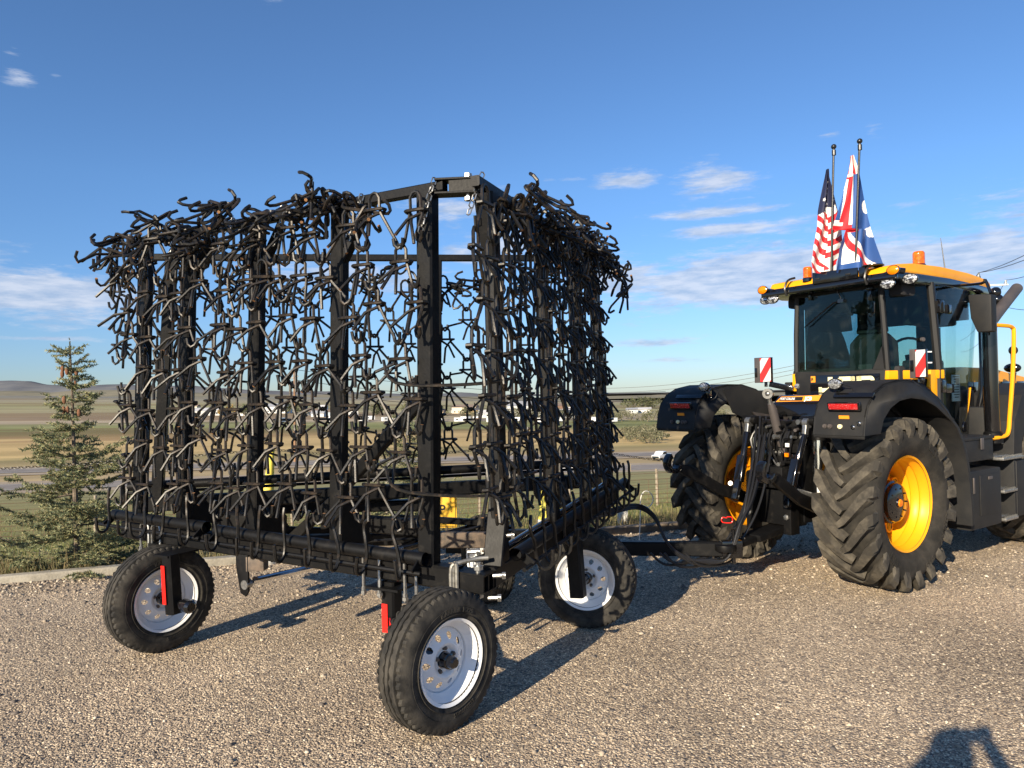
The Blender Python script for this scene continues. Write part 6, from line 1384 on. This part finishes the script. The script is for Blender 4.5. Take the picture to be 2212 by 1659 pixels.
def wyo(s,v,x):
    # blue field with white and red border, turned over on itself by the fold
    e=s if v<.62 else s
    if v<.16: return 1 if (.1<s<.35 or s>.72) else (0 if s<.85 else 1)
    if v<.60:
        L1=.50-.02*v
        if s<.18*(v-.25)/.35 and v>.30: return 2 if v<.555 else 1
        if s<.30-.0*v-.02 and v>.2: 
            return 1 if (s<.16 or v>.57) else 0
        if s<L1-.08: return 0 if v>.18 else 1
        if s<L1: return 1
        if ((s-1.0)/.16)**2+((v-.445)/.055)**2<1: return 1
        return 2
    if v<.66 and s<.48: return 0
    q=(v-.66)-(s-.12)*.42
    if -.055<q<.0 : return 1
    if 0<=q<.075: return 0
    if q>.075 and .12<s<.46 and v<.93: return 1
    if ((s-1.0)/.16)**2+((v-.665)/.045)**2<1: return 1
    return 2
flag('flag',1857,305,1847,578,shp([(0,.0,.02),(.04,-.002,.03),(.12,-.015,.06),(.4,-.09,.115),(.60,-.165,.150),(.635,-.175,.155),(.64,-.06,.157),(.8,-.115,.19),(1,-.135,.235)],1.10,-.03),wyo,['fred','fwhite','fblue'],'blue flag with red and white border on the taller pole, right on the cab roof',folds=3,seed=5)
# ------------------------------------------------------------ loose hydraulic hoses looped from linkage to drawbar
for k,(u0,v0,u1,v1,ub) in enumerate(((1648,905,1600,1195,1520),(1655,900,1612,1198,1560),(1642,900,1590,1190,1500),(1668,912,1622,1200,1575),(1634,915,1580,1192,1530))):
    m=MB(); m.tube(smoothpath([at(u0,v0,6.9),at(u0-6,v0+80,6.6),at(u0-30,v0+185,6.45),at(u0-75,v0+270,6.35),at(ub,1205+k*3,6.3),at(ub-60,1216+k*2,6.2),at(ub-95,1195,6.2)],6),.011,8); tag(m.build('hydraulic_hose','hose'),('black hydraulic hose looping lowest under the drawbar','rightmost black hydraulic hose dropping to the drawbar pin','leftmost black hydraulic hose hanging by the left tyre','black hydraulic hose just right of the top link','inner black hydraulic hose behind the leftmost one')[k],'hose','hydraulic hoses between tractor and harrow')
# ------------------------------------------------------------ photographer standing behind the camera (casts the shadow at the lower right)
M['cloth']=mat('dark_jacket',(.04,.05,.07),.9); M['skin']=mat('skin',(.55,.34,.25),.6); M['jeans']=mat('blue_jeans',(.05,.08,.15),.9); M['hair']=mat('brown_hair',(.06,.035,.02),.9)
def skinbody(name,verts,edges,radii,m,parent,root=0,sub=2):
    me=bpy.data.meshes.new(name); me.from_pydata(verts,edges,[]); o=link(name,me,parent); me.materials.append(M[m])
    md=o.modifiers.new('skin','SKIN'); 
    if not me.skin_vertices: me.attributes  # layer is created with the modifier
    sv=me.skin_vertices[0].data if me.skin_vertices else None
    if sv:
        for i,r in enumerate(radii): sv[i].radius=(r,r); sv[i].use_root=(i==root)
    s=o.modifiers.new('sub','SUBSURF'); s.levels=sub; s.render_levels=sub
    for p in me.polygons: p.use_smooth=True
    return o
def bodymb(chains,name,m,parent,n=14):
    mb=MB()
    for pts,r in chains: 
        q=smoothpath(pts,4); rr_=[]
        for i in range(len(q)):
            t=i/4; k=min(int(t),len(r)-2); rr_.append(r[k]+(r[k+1]-r[k])*(t-k))
        mb.tube(q,rr_,n)
    return mb.build(name,m,parent)
PX,PY=-.33,-.36
pe=empty('person',(PX,PY,0)); tag(pe,'photographer in dark jacket and jeans holding up a phone behind the camera','person')
bodymb([([(.0,0,.86),(0,0,1.0),(0,.01,1.26),(0,.01,1.48),(0,.0,1.58)],[.155,.15,.165,.16,.06]),
 ([(.17,.0,1.50),(.34,.08,1.36),(.42,.20,1.42),(.40,.32,1.62),(.37,.36,1.70)],[.065,.055,.05,.038,.03]),
 ([(-.17,.0,1.50),(-.22,.14,1.40),(-.10,.26,1.50),(.10,.34,1.64),(.17,.36,1.70)],[.065,.055,.05,.038,.03])],'jacket','cloth',pe)
bodymb([([(.09,0,.90),(.10,.02,.5),(.11,0,.08)],[.10,.07,.05]),([(-.09,0,.90),(-.10,.02,.5),(-.11,0,.08)],[.10,.07,.05])],'trousers','jeans',pe)
m=MB(); m.ball((0,.06,1.77),.10,18,12,(.82,1,1.22)); m.tube([(0,.02,1.55),(0,.04,1.68)],.055,12); m.ball((0,.165,1.76),.018,8,6,(.8,1,1.3)); m.ball((.085,.06,1.77),.025,8,6,(.4,.8,1.2)); m.ball((-.085,.06,1.77),.025,8,6,(.4,.8,1.2)); m.build('head','skin',pe)
m=MB(); m.ball((0,.045,1.805),.108,16,10,(.85,1,1.05)); m.build('hair','hair',pe)
for s in (1,-1):
    m=MB(); c=Vector((.30+.09*s,.375,1.735)); m.ball(c,.038,12,8,(.5,.6,1.1))
    for k in range(4): m.tube([c+Vector((0,.01,.022-k*.016)),c+Vector((-.028*s,.022,.024-k*.016)),c+Vector((-.040*s,.010,.024-k*.016))],[.009,.008,.007],7)
    m.tube([c+Vector((0,-.01,.02)),c+Vector((-.03*s,-.018,.03))],[.010,.008],7); m.build('hand','skin',pe)
    m=MB(); m.ball((.11*s,.06,.05),.05,12,8,(1,2.4,1)); m.build('shoe','seat',pe)
m=MB(); m.box((.27,.342,1.742),(.155,.009,.075)); tag(m.build('phone','gloss',None,bev=.003,off=(-PX,-PY,0)),'dark phone held sideways by the photographer','phone')
for o in bpy.data.objects:
    if '_proto' in o: del o['_proto']
